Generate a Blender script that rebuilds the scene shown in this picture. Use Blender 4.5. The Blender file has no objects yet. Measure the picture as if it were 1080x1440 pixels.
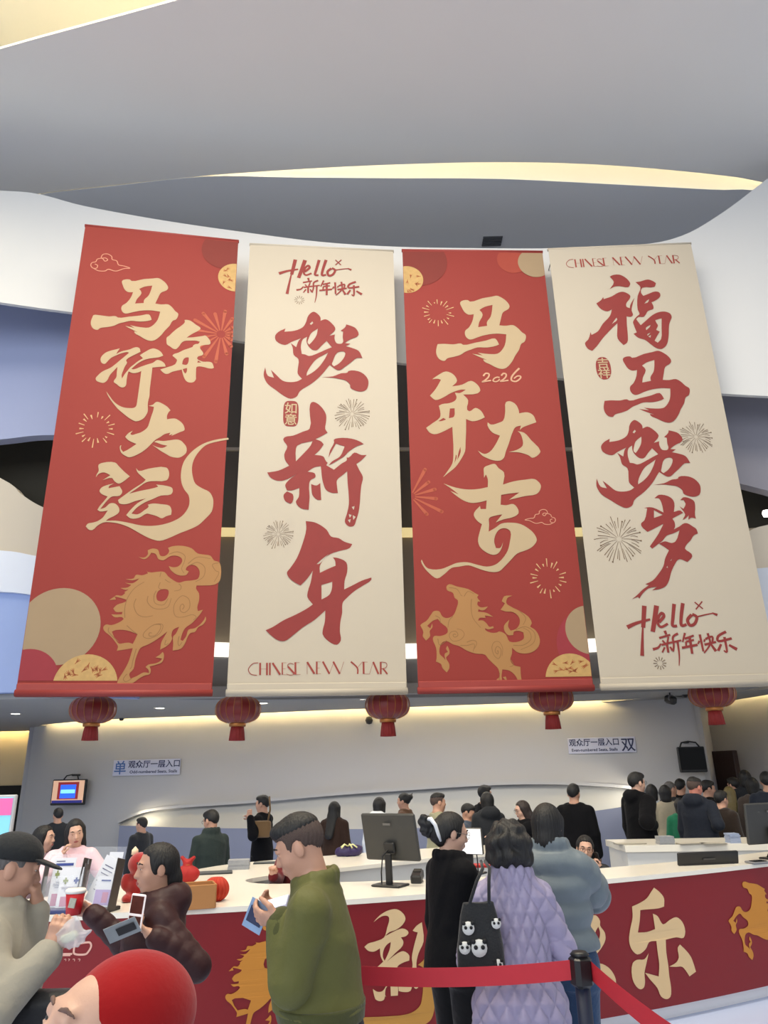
import bpy, math, random
import numpy as np
from mathutils import Vector, Matrix
from mathutils.geometry import tessellate_polygon

# ------------------------------------------------------------------ camera
scene = bpy.context.scene
COL = scene.collection
FPX, PITCH, ROLL, CAM_H = 1015.6, 0.34725, -0.022263, 1.9
_cp, _sp = math.cos(PITCH), math.sin(PITCH)
_fw = np.array([0, _cp, _sp]); _up0 = np.array([0, -_sp, _cp]); _rt0 = np.array([1.0, 0, 0])
_rt = _rt0*math.cos(ROLL) + _up0*math.sin(ROLL)
_up = -_rt0*math.sin(ROLL) + _up0*math.cos(ROLL)
cam_data = bpy.data.cameras.new('camera')
cam_data.sensor_fit = 'VERTICAL'; cam_data.sensor_height = 36.0; cam_data.sensor_width = 27.0
cam_data.lens = FPX/1440*36.0
cam_data.clip_start = 0.05; cam_data.clip_end = 200
cam = bpy.data.objects.new('camera', cam_data); COL.objects.link(cam)
cam.matrix_world = Matrix(((_rt[0], _up[0], -_fw[0], 0), (_rt[1], _up[1], -_fw[1], 0),
                           (_rt[2], _up[2], -_fw[2], CAM_H), (0, 0, 0, 1)))
scene.camera = cam


def ray(px, py):
    return _fw + _rt*((px-540)/FPX) + _up*((720-py)/FPX)


def at(px, py, Y):
    """the point of the hall seen at a picture position, on the plane at distance Y"""
    d = ray(px, py); t = Y/d[1]
    return np.array([d[0]*t, Y, d[2]*t + CAM_H])


def atz(px, py, z):
    d = ray(px, py); t = (z-CAM_H)/d[2]
    return np.array([d[0]*t, d[1]*t, z])


# ------------------------------------------------------------------ view and light
vs = scene.view_settings
vs.view_transform = 'Standard'; vs.look = 'None'; vs.gamma = 1.0; vs.use_curve_mapping = False
vs.exposure = 0.14
world = bpy.data.worlds.new('daylight'); scene.world = world
world.use_nodes = True
_bg = world.node_tree.nodes['Background']
_bg.inputs[0].default_value = (0.94, 0.97, 1.0, 1); _bg.inputs[1].default_value = 0.52


def area(name, loc, target, sx, sy, power, color, spread=180):
    l = bpy.data.lights.new(name, 'AREA'); l.shape = 'RECTANGLE'; l.size = sx; l.size_y = sy
    l.energy = power; l.color = color; l.spread = math.radians(spread)
    o = bpy.data.objects.new(name, l); COL.objects.link(o); o.location = loc
    d = Vector(target) - Vector(loc)
    o.rotation_euler = d.to_track_quat('-Z', 'Y').to_euler()
    return o


# daylight from the glazed front of the hall behind the visitors, and the warm lamps high in the atrium
area('daylight_front_glazing', (-7, -9, 7.5), (-1, 10, 9.5), 14, 8, 900, (0.88, 0.94, 1.0), 140)
area('atrium_lamps_warm', (0.5, 4.6, 12.1), (0.4, 7.2, 0.0), 9, 3, 900, (1.0, 0.90, 0.74), 160)
area('lobby_downlight_fill', (-1.0, 12.2, 2.98), (-1.0, 12.2, 0), 9, 1.2, 130, (1.0, 0.93, 0.82))  # wide fill lamp added below the soffit to brighten the lobby


# ------------------------------------------------------------------ materials


def lin(c):
    out = []
    for v in c:
        v = v/255.0
        out.append(v/12.92 if v <= 0.04045 else ((v+0.055)/1.055)**2.4)
    return tuple(out)


_mats = {}


def mat(name, rgb, rough=0.6, metal=0.0, vary=0.06, scale=6.0, bump=0.0, bscale=40.0, stretch=(1, 1, 1),
        emit=None, estr=0.0, spec=0.5, sheen=0.0, alpha=None, trans=0.0, coat=0.0):
    if name in _mats:
        return _mats[name]
    m = bpy.data.materials.new(name); m.use_nodes = True
    nt = m.node_tree; b = nt.nodes['Principled BSDF']
    c = lin(rgb)
    b.inputs['Roughness'].default_value = rough
    b.inputs['Metallic'].default_value = metal
    b.inputs['Specular IOR Level'].default_value = spec
    b.inputs['Sheen Weight'].default_value = sheen
    b.inputs['Coat Weight'].default_value = coat
    if trans:
        b.inputs['Transmission Weight'].default_value = trans
    if alpha is not None:
        b.inputs['Alpha'].default_value = alpha
    if emit is not None:
        b.inputs['Emission Color'].default_value = (*lin(emit), 1)
        b.inputs['Emission Strength'].default_value = estr
    tc = nt.nodes.new('ShaderNodeTexCoord')
    mp = nt.nodes.new('ShaderNodeMapping'); mp.inputs['Scale'].default_value = stretch
    nt.links.new(tc.outputs['Object'], mp.inputs['Vector'])
    nz = nt.nodes.new('ShaderNodeTexNoise'); nz.inputs['Scale'].default_value = scale
    nz.inputs['Detail'].default_value = 3
    nt.links.new(mp.outputs['Vector'], nz.inputs['Vector'])
    mx = nt.nodes.new('ShaderNodeMix'); mx.data_type = 'RGBA'
    mx.inputs['A'].default_value = (*[v*(1-vary) for v in c], 1)
    mx.inputs['B'].default_value = (*[min(1, v*(1+vary)) for v in c], 1)
    nt.links.new(nz.outputs['Fac'], mx.inputs['Factor'])
    nt.links.new(mx.outputs['Result'], b.inputs['Base Color'])
    if bump:
        n2 = nt.nodes.new('ShaderNodeTexNoise'); n2.inputs['Scale'].default_value = bscale
        n2.inputs['Detail'].default_value = 4
        nt.links.new(mp.outputs['Vector'], n2.inputs['Vector'])
        bp = nt.nodes.new('ShaderNodeBump'); bp.inputs['Strength'].default_value = bump
        bp.inputs['Distance'].default_value = 0.02
        nt.links.new(n2.outputs['Fac'], bp.inputs['Height'])
        nt.links.new(bp.outputs['Normal'], b.inputs['Normal'])
    _mats[name] = m
    return m


# ------------------------------------------------------------------ objects


def tag(o, label=None, cat=None, group=None, kind=None):
    if label: o['label'] = label
    if cat: o['category'] = cat
    if group: o['group'] = group
    if kind: o['kind'] = kind
    return o


def empty(name, loc=(0, 0, 0), rz=0.0):
    o = bpy.data.objects.new(name, None); COL.objects.link(o)
    o.location = loc; o.rotation_euler = (0, 0, rz); o.empty_display_size = 0.1
    return o


def link_mesh(name, me, m, parent=None):
    o = bpy.data.objects.new(name, me); COL.objects.link(o)
    if m is not None:
        me.materials.append(m)
    if parent is not None:
        o.parent = parent
    return o


def np_mesh(name, v, faces, smooth=True):
    """faces: (n,4) or (n,3) int array"""
    me = bpy.data.meshes.new(name)
    v = np.asarray(v, np.float32); faces = np.asarray(faces, np.int32)
    k = faces.shape[1]; n = len(faces)
    me.vertices.add(len(v)); me.vertices.foreach_set('co', v.ravel())
    me.loops.add(n*k); me.loops.foreach_set('vertex_index', faces.ravel())
    me.polygons.add(n); me.polygons.foreach_set('loop_start', np.arange(0, n*k, k, dtype=np.int32))
    me.polygons.foreach_set('use_smooth', np.full(n, smooth, bool))
    me.update(calc_edges=True)
    return me


class MB:
    """collects simple solids, links them as ONE mesh"""
    def __init__(s): s.v = []; s.f = []; s.sm = []

    def add(s, v, f, smooth=False):
        o = len(s.v); s.v += [tuple(map(float, p)) for p in v]
        s.f += [tuple(i+o for i in q) for q in f]; s.sm += [smooth]*len(f)
        return s

    def box(s, c, size, rz=0.0, rx=0.0, ry=0.0, bev=0.0):
        hx, hy, hz = [q/2 for q in size]
        b = min(bev, hx*.9, hy*.9, hz*.9)
        M = Matrix.Rotation(rz, 3, 'Z') @ Matrix.Rotation(ry, 3, 'Y') @ Matrix.Rotation(rx, 3, 'X')
        if b <= 0:
            p = [(x, y, z) for z in (-hz, hz) for (x, y) in ((-hx, -hy), (hx, -hy), (hx, hy), (-hx, hy))]
            f = [(3, 2, 1, 0), (4, 5, 6, 7), (0, 1, 5, 4), (1, 2, 6, 5), (2, 3, 7, 6), (3, 0, 4, 7)]
        else:
            ring = [(-hx+b, -hy), (hx-b, -hy), (hx, -hy+b), (hx, hy-b), (hx-b, hy), (-hx+b, hy), (-hx, hy-b), (-hx, -hy+b)]
            def ins(r): return [(x*(hx-b)/hx, y*(hy-b)/hy) for x, y in r]
            lv = [(ins(ring), -hz), (ring, -hz+b), (ring, hz-b), (ins(ring), hz)]
            p = [(x, y, z) for r, z in lv for x, y in r]; f = []
            for i in range(3):
                for j in range(8):
                    k = (j+1) % 8; f.append((i*8+j, i*8+k, i*8+8+k, i*8+8+j))
            f.append(tuple(range(7, -1, -1))); f.append(tuple(range(24, 32)))
        c = Vector(c)
        return s.add([M @ Vector(q) + c for q in p], f)

    def tube(s, pts, r, n=10, cap=True, smooth=True):
        pts = [Vector(p) for p in pts]
        rs = r if isinstance(r, (list, tuple)) else [r]*len(pts)
        v = []; up = Vector((0, 0, 1))
        t0 = (pts[1]-pts[0]).normalized()
        if abs(t0.dot(up)) > .95: up = Vector((1, 0, 0))
        for i, p in enumerate(pts):
            t = (pts[min(i+1, len(pts)-1)] - pts[max(i-1, 0)]).normalized()
            a = t.cross(up).normalized(); b = a.cross(t).normalized(); up = b
            for j in range(n):
                w = 2*math.pi*j/n
                v.append(p + a*(math.cos(w)*rs[i]) + b*(math.sin(w)*rs[i]))
        f = []
        for i in range(len(pts)-1):
            for j in range(n):
                k = (j+1) % n; f.append((i*n+j, i*n+k, i*n+n+k, i*n+n+j))
        if cap: f += [tuple(range(n-1, -1, -1)), tuple(range((len(pts)-1)*n, len(pts)*n))]
        return s.add(v, f, smooth)

    def lathe(s, c, prof, n=32, smooth=True, M=None):
        c = Vector(c); v = []
        for r, z in prof:
            for j in range(n):
                w = 2*math.pi*j/n; q = Vector((math.cos(w)*r, math.sin(w)*r, z))
                v.append((M @ q if M else q) + c)
        f = []
        for i in range(len(prof)-1):
            for j in range(n):
                k = (j+1) % n; f.append((i*n+j, i*n+k, i*n+n+k, i*n+n+j))
        f += [tuple(range(n-1, -1, -1)), tuple(range((len(prof)-1)*n, len(prof)*n))]
        return s.add(v, f, smooth)

    def sheet(s, rows, smooth=True, close=False):
        n = len(rows[0]); v = [p for r in rows for p in r]; f = []
        for i in range(len(rows)-1):
            for j in range(n-1):
                f.append((i*n+j, i*n+j+1, i*n+n+j+1, i*n+n+j))
        return s.add(v, f, smooth)

    def slab(s, rows, off, smooth=True):
        """a sheet given thickness: a second layer moved by off and closed rims"""
        off = np.array(off, float); m, n = len(rows), len(rows[0])
        A = [np.array(p, float) for r in rows for p in r]; Bv = [p+off for p in A]
        f = []; N = m*n
        for i in range(m-1):
            for j in range(n-1):
                a, b, c, d = i*n+j, i*n+j+1, i*n+n+j+1, i*n+n+j
                f.append((a, b, c, d)); f.append((N+d, N+c, N+b, N+a))
        s.add(A+Bv, f, smooth)
        rim = [i for i in range(n)] + [i*n+n-1 for i in range(1, m)] + [(m-1)*n+j for j in range(n-2, -1, -1)] + [i*n for i in range(m-2, 0, -1)]
        L = len(rim); R1 = [A[i] for i in rim]; R2 = [Bv[i] for i in rim]
        return s.add(R1+R2, [((q+1) % L, q, L+q, L+(q+1) % L) for q in range(L)], False)

    def build(s, name, m, parent=None):
        me = bpy.data.meshes.new(name)
        me.from_pydata(s.v, [], s.f)
        me.polygons.foreach_set('use_smooth', s.sm)
        me.update()
        return link_mesh(name, me, m, parent)


def struct(o):
    o['kind'] = 'structure'; return o


def catmull(pts, n=6):
    """smooth open curve through points (numpy rows)"""
    P = [np.array(p, float) for p in pts]; out = []
    for i in range(len(P)-1):
        p0 = P[max(i-1, 0)]; p1 = P[i]; p2 = P[i+1]; p3 = P[min(i+2, len(P)-1)]
        for k in range(n):
            t = k/n
            out.append(.5*((2*p1)+(-p0+p2)*t+(2*p0-5*p1+4*p2-p3)*t*t+(-p0+3*p1-3*p2+p3)*t**3))
    out.append(P[-1]); return out


# ------------------------------------------------------------------ setting
WALLP = mat('paint_wall_grey', (176, 175, 176), .75, vary=.02, scale=.6)
WHITE = mat('paint_white', (208, 208, 207), .7, vary=.015, scale=.5)
BULK = mat('plaster_bulkhead', (228, 226, 222), .85, vary=.02, scale=.4)
DARKC = mat('ceiling_slate', (206, 208, 212), .85, vary=.03, scale=.5)
COVEF = mat('cove_plaster', (228, 222, 206), .7, vary=.02, scale=.7)
CREAMC = mat('ceiling_cream', (240, 232, 208), .8, vary=.01, scale=.5)
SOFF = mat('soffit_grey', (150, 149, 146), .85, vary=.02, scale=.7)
DAYBLUE = mat('panel_daylight_tint', (156, 165, 198), .6, vary=.02, scale=.5)  # bluish daylight on the left wall, put into the base colour
BROWNP = mat('gallery_taupe', (150, 138, 120), .8, vary=.05, scale=.7)
DARKG = mat('gallery_dark', (112, 106, 100), .8, vary=.05, scale=.7)
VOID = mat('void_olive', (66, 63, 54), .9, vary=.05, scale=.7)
BEIGE = mat('parapet_beige', (196, 186, 170), .8, vary=.02, scale=.6)
FLOORM = mat('floor_polished', (192, 206, 238), .22, vary=.02, scale=.8)
LED = mat('cove_led_warm', (255, 240, 205), .5, vary=.0, emit=(255, 226, 160), estr=60.0)
LEDW = mat('light_strip_white', (250, 250, 245), .5, vary=.0, emit=(255, 248, 232), estr=1.0)
LEDD = mat('downlight_lens', (250, 250, 245), .5, vary=.0, emit=(255, 244, 222), estr=6.0)

# floor
b = MB(); b.box((0, 9, -.1), (44, 44, .2)); struct(b.build('floor', FLOORM))

# ---- the lobby under the gallery: soffit, cove, curved wall
SOF = 3.05
wall_px = [(38, 1021), (150, 1012), (300, 1006), (430, 1000), (560, 995), (700, 990), (850, 985), (985, 979)]
edge = catmull([atz(x, y, SOF) for x, y in wall_px], 5)
near = [(x, 11.42 - .012*(x-.5)**2, SOF) for x in np.linspace(-7.6, 6.1, len(edge))]
b = MB(); rows = []
for t in np.linspace(0, 1, 5):
    rows.append([tuple(np.array(n)*(1-t)+np.array(e)*t) for n, e in zip(near, edge)])
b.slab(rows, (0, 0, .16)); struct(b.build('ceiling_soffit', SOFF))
# wall behind the soffit edge, with the lit slot between
wl = [np.array([p[0], p[1]+.34, 0]) for p in edge]
b = MB(); b.slab([[(p[0], p[1], z) for p in wl] for z in (0, 1.0, 2.0, 3.0, 3.45)], (0, .25, 0)); struct(b.build('wall_back', WALLP))
b = MB(); b.slab([[(p[0], p[1]+dy, 3.42) for p in edge] for dy in (-.35, .38)], (0, 0, .06)); struct(b.build('ceiling_cove', WHITE))
b = MB(); b.slab([[(p[0], p[1]-.10, z) for p in edge] for z in (3.23, 3.29)], (0, .03, 0)); struct(b.build('trim_cove_light', LED))
b = MB(); b.box((wl[0][0]-.02, wl[0][1]+1.4, 1.72), (.25, 2.6, 3.44)); struct(b.build('wall_back_return', WALLP))
# recess at the far left with its own lit wall and dark doorway
b = MB(); b.box((-10.6, 18.6, 1.72), (7.2, .2, 3.44)); struct(b.build('wall_recess', mat('paint_recess_beige', (206, 190, 158), .75, vary=.02)))
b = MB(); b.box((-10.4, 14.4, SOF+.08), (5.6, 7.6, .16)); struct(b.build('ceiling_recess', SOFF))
b = MB(); b.box((-10.4, 18.3, 3.36), (6.6, 1.0, .08)); struct(b.build('ceiling_recess_cove', WHITE))
b = MB(); b.box((-10.4, 18.16, 3.22), (5.4, .05, .05)); struct(b.build('trim_recess_light', LED))
dl = at(0, 1105, 18.45); dr = at(44, 1105, 18.45)
b = MB(); b.box((dr[0]-1.2, 18.46, dl[2]/2), (2.4, .12, dl[2])); struct(b.build('door_1', mat('doorway_black', (16, 14, 14), .8)))
# right: side wall that comes towards the front, with a dark door
rw = [at(987, 1003, 15.2), at(1030, 990, 14.3), at(1080, 975, 13.3), at(1140, 955, 12.2), at(1230, 925, 11.0)]
rw = catmull(rw, 4)
b = MB(); b.slab([[(p[0], p[1], z) for p in rw] for z in (0, 1, 2, 3.45)], (.25, .15, 0)); struct(b.build('wall_right', WALLP))
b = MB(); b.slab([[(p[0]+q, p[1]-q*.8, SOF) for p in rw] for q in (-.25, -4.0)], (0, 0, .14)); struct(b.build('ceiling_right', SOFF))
b = MB(); b.slab([[(p[0]-.30, p[1]-.26, z) for p in rw] for z in (3.22, 3.27)], (.03, .02, 0)); struct(b.build('trim_right_light', LED))
b = MB(); b.slab([[(p[0]+q, p[1]-.1, 3.42) for p in rw] for q in (-.6, .15)], (0, 0, .06)); struct(b.build('ceiling_right_cove', WHITE))
p = at(1016, 1056, 14.35); q = at(1004, 1056, 14.5); r = at(1034, 1056, 14.1)
b = MB(); ang = math.atan2(rw[8][1]-rw[0][1], rw[8][0]-rw[0][0])
b.box((p[0]-.03, p[1]-.12, p[2]/2), (.62, .10, p[2]), rz=ang, bev=.01)
d2 = b.build('door_2', mat('door_dark_walnut', (48, 30, 24), .6, vary=.2, scale=3, stretch=(8, 8, .6))); struct(d2)

b = MB(); e_ = edge[-1]; r0_ = rw[0]
b.slab([[(e_[0]-.02+(r0_[0]+.1-e_[0])*t, e_[1]+.30+(r0_[1]+.1-e_[1]-.30)*t, z) for t in (0, .5, 1)] for z in (0, 1.7, 3.45)], (.12, .06, 0)); struct(b.build('wall_back_jamb', WALLP))
# wave-shaped ledge along the wall: a lit hollow above a lower panel
up_px = [(168, 1160), (205, 1145), (262, 1138), (350, 1132), (460, 1122), (560, 1115), (690, 1107), (780, 1106), (860, 1110), (940, 1118), (990, 1124)]
lo_px = [(168, 1161), (205, 1162), (262, 1164), (350, 1165), (460, 1166), (560, 1165), (690, 1160), (780, 1148), (860, 1137), (905, 1130), (990, 1127)]


def wall_y(x):
    X = [p[0] for p in wl]; return float(np.interp(x, X, [p[1] for p in wl]))


def on_wall(px, py, off):
    X = 0
    for _ in range(12):
        Y = wall_y(X)-off; P_ = at(px, py, Y); X = P_[0]
    return P_


up_c = catmull([on_wall(x, y, .03) for x, y in up_px], 4); lo_c = catmull([on_wall(x, y, .34) for x, y in lo_px], 4)
b = MB(); b.slab([up_c, lo_c], (0, .02, -.03)); struct(b.build('trim_wave_ledge', mat('ledge_plaster', (172, 172, 170), .7, vary=.02)))
lowm = mat('panel_lower_bluegrey', (126, 131, 152), .5, vary=.02)
b = MB(); b.slab([lo_c, [np.array([p[0], p[1]+.02, 0]) for p in lo_c]], (0, .2, 0)); struct(b.build('wall_lower_panel', lowm))
b = MB(); b.slab([[q+np.array([0, -.10, .035]) for q in up_c], [q+np.array([0, .10, .02]) for q in up_c]], (0, 0, .05)); struct(b.build('trim_wave_lip', WALLP))
area('ledge_light', tuple(on_wall(205, 1140, .34)), tuple(on_wall(215, 1160, .15)), .5, .06, 2.2, (1, .88, .62))
area('ledge_light', tuple(on_wall(880, 1108, .4)), tuple(on_wall(850, 1130, .15)), 1.6, .06, 5, (1, .92, .75))

# ---- fascia of the gallery above the lobby, in storeys
def wallband(name, pxs, Y0, m, thick=.2, bow=.012):
    """a curved wall panel between an upper and a lower line of (px, upper py, lower py)"""
    c = catmull([np.array(p, float) for p in pxs], 5)
    ys = [Y0-bow*((px-560)/100)**2 for px, _, _ in c]
    up = [at(px, a, y) for (px, a, q), y in zip(c, ys)]; lo = [at(px, q, y) for (px, a, q), y in zip(c, ys)]
    bb = MB(); bb.slab([up, [(u+l)/2 for u, l in zip(up, lo)], lo], (0, thick, 0))
    return struct(bb.build(name, m))


wallband('wall_gallery_fascia', [(-260, 880, 985), (0, 900, 976), (150, 905, 981), (340, 922, 984), (570, 923, 981), (800, 916, 977), (1000, 905, 968), (1300, 880, 950)], 11.6, mat('fascia_grey', (138, 138, 138), .7, vary=.03))
wallband('trim_gallery_light', [(-260, 868, 884), (0, 877, 897), (30, 880, 899), (150, 893, 914), (330, 904, 924), (570, 905, 926), (800, 899, 918), (1000, 890, 908), (1300, 866, 884)], 11.56, LEDW, .22)
wallband('wall_gallery_upper', [(100, 752, 905), (330, 752, 905), (570, 752, 906), (800, 752, 900), (1000, 745, 892), (1070, 742, 890)], 11.75, BROWNP)
wallband('trim_gallery_cove', [(150, 738, 752), (330, 742, 753), (570, 742, 754), (800, 742, 753), (1000, 738, 748)], 11.68, mat('cove_trim_cream', (240, 226, 180), .6, vary=.02, emit=(255, 230, 160), estr=.55), .3)
wallband('wall_gallery_back', [(100, 440, 760), (330, 440, 760), (570, 440, 760), (800, 440, 760), (1040, 440, 760)], 13.2, DARKG, .2, .004)
wallband('trim_gallery_rail', [(100, 629, 633), (330, 629, 633), (570, 629, 633), (800, 629, 633), (1000, 626, 630)], 12.6, mat('rail_pale', (206, 200, 192), .4, vary=.02), .05, .004)
# left flank beside the first banner, cool daylight painted into its blue panels
wallband('wall_left_upper_panel', [(-420, 330, 660), (-150, 385, 632), (0, 415, 618), (60, 425, 612), (170, 440, 612)], 11.3, DAYBLUE, .2, .01)
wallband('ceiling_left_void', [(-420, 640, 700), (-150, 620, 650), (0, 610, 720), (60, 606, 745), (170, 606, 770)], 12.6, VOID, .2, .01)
wallband('wall_left_parapet', [(-420, 560, 770), (-150, 605, 772), (0, 672, 776), (30, 695, 779), (60, 713, 783), (110, 730, 790), (190, 742, 800)], 11.1, BEIGE, .2, .01)
wallband('wall_left_band_daylit_white', [(-420, 768, 845), (-150, 770, 830), (0, 774, 832), (60, 783, 838), (190, 798, 850)], 11.05, mat('panel_daylight_white', (214, 220, 232), .6, vary=.02), .2, .01)
wallband('wall_left_band_daylit_blue', [(-420, 840, 985), (-150, 828, 985), (0, 830, 974), (60, 836, 977), (190, 848, 982)], 11.12, mat('panel_daylight_blue', (146, 166, 214), .6, vary=.02), .2, .01)
# right flank
wallband('wall_right_upper_panel', [(960, 540, 680), (1010, 548, 676), (1040, 552, 680), (1080, 556, 690), (1200, 560, 720), (1450, 540, 740)], 11.6, mat('panel_mauve_grey', (142, 140, 150), .6, vary=.02), .2, .008)
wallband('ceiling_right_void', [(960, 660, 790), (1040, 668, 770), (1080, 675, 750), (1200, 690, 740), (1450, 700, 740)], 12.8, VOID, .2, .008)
wallband('wall_right_parapet', [(960, 775, 810), (1040, 752, 806), (1080, 738, 800), (1200, 722, 790), (1450, 690, 780)], 11.4, BEIGE, .2, .008)
wallband('wall_right_band_white', [(960, 800, 905), (1040, 800, 895), (1080, 798, 890), (1200, 786, 880), (1450, 776, 870)], 11.3, mat('panel_pale_blue', (196, 202, 214), .6, vary=.02), .2, .008)
o = MB(); q = at(1078, 722, 11.9); o.lathe((0, 0, 0), [(.001, -.05), (.06, -.05), (.07, 0), (.055, .05), (.001, .05)], 16)
sp = o.build('spotlight', mat('spot_lamp', (250, 250, 245), .4, emit=(255, 248, 235), estr=6)); sp.location = q
tag(sp, 'small bright round spotlight under the dark opening beyond the right banner', 'spotlight')

# ---- the white ribbon of the balcony from which the banners hang
rib = [(-420, 268, 375, 8.6), (-150, 262, 402, 9.2), (0, 268, 425, 9.7), (55, 273, 433, 9.86), (120, 290, 442, 10.0), (230, 310, 462, 10.15), (340, 326, 480, 10.3), (450, 340, 497, 10.4), (560, 347, 510, 10.46),
       (680, 349, 521, 10.5), (780, 349, 531, 10.5), (900, 344, 543, 10.46), (960, 331, 548, 10.42), (1010, 303, 553, 10.38), (1060, 266, 556, 10.3), (1110, 222, 558, 10.2), (1190, 120, 560, 9.9), (1300, -20, 560, 9.5)]
c = catmull([np.array(r_, float) for r_ in rib], 5)
rows = []
for t in np.linspace(0, 1, 7):
    row = []
    for px, a, q, Y in c:
        yy = a*(1-t)+q*t; bulge = .05*math.sin(math.pi*t)
        row.append(at(px, yy, Y+.16-bulge*.6))
    rows.append(row)
b = MB(); b.slab(rows, (0, .07, 0)); struct(b.build('balcony_wall_ribbon', WHITE))

# ---- underside of the upper ring, its lit slot and the slate ceiling beyond
ZB = 12.8
lo_e = [(-420, 350), (-150, 315), (0, 286), (50, 273), (160, 260), (290, 247), (420, 238), (540, 232), (700, 228), (850, 232), (1000, 245), (1080, 258), (1250, 300), (1450, 360)]
farc = catmull([atz(x, y, ZB) for x, y in lo_e], 5)
nr_e = [(-420, 175), (-150, 112), (0, 69), (60, 52), (130, 33), (250, 0), (330, -22), (420, -48), (520, -76), (650, -112), (800, -150), (950, -190), (1100, -230), (1250, -280)]
nearc = catmull([atz(x, y, ZB-.5) for x, y in nr_e], 5)
rows = []
for t in np.linspace(0, 1, 6):
    rows.append([np.array(f_)*(1-t)+np.array(n_)*t + np.array([0, 0, .10*math.sin(math.pi*t)]) for f_, n_ in zip(farc, nearc)])
b = MB(); b.slab(rows, (0, 0, .05)); struct(b.build('ceiling_ring', BULK))
slot = [(-420, 350), (-150, 315), (0, 288), (50, 274), (160, 261), (290, 248), (420, 249), (540, 250), (700, 251), (850, 258), (1000, 266), (1080, 270), (1250, 310), (1450, 370)]
sc_ = catmull([atz(x, y, ZB) for x, y in slot], 5)
b = MB(); b.slab([[q+np.array([0, .02, .75]) for q in sc_], [q+np.array([0, .02, .3]) for q in sc_], [q+np.array([0, .02, .0]) for q in sc_]], (0, .12, 0)); struct(b.build('trim_ring_slot', COVEF))
b = MB(); b.slab([[q+np.array([0, -.9, .75]) for q in sc_], [q+np.array([0, .15, .75]) for q in sc_]], (0, 0, .08)); struct(b.build('ceiling_ring_slot', WHITE))
b = MB(); i0, i1 = 24, 60
b.slab([[q+np.array([0, -.45, .30]) for q in farc[i0:i1]], [q+np.array([0, -.45, .36]) for q in farc[i0:i1]]], (0, .04, 0)); struct(b.build('trim_ring_light', mat('cove_led_ring', (255, 244, 215), .5, vary=0, emit=(255, 240, 205), estr=13.0)))
b = MB(); b.slab([[q+np.array([0, .0, -.012]) for q in sc_], [np.array([q[0], 19.0, ZB-.012]) for q in sc_]], (0, 0, .01)); struct(b.build('ceiling_slate', DARKC))
b = MB(); b.box((0, 19.0, 8.5), (40, .3, 11)); struct(b.build('wall_far', DARKG))
# pale ceiling above the ring, lit by warm lamps
b = MB(); b.box((-2, 8.0, 14.6), (34, 24, .2)); struct(b.build('ceiling_atrium', CREAMC))
area('atrium_cove_wash', (-4.2, 6.6, 13.3), (-4.4, 5.6, 14.6), 6, 1.0, 700, (1.0, .93, .78))
# small grille on the slate ceiling above the third banner
q = atz(692, 338, ZB); b = MB()
for i in range(4): b.box((0, -.12+i*.08, 0), (.42, .05, .03))
o = b.build('ceiling_vent', mat('vent_dark', (78, 80, 84), .6)); o.location = q+np.array([0, 0, -.02]); tag(o, 'small dark vent grille on the slate ceiling above the red banners', 'vent')


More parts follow.
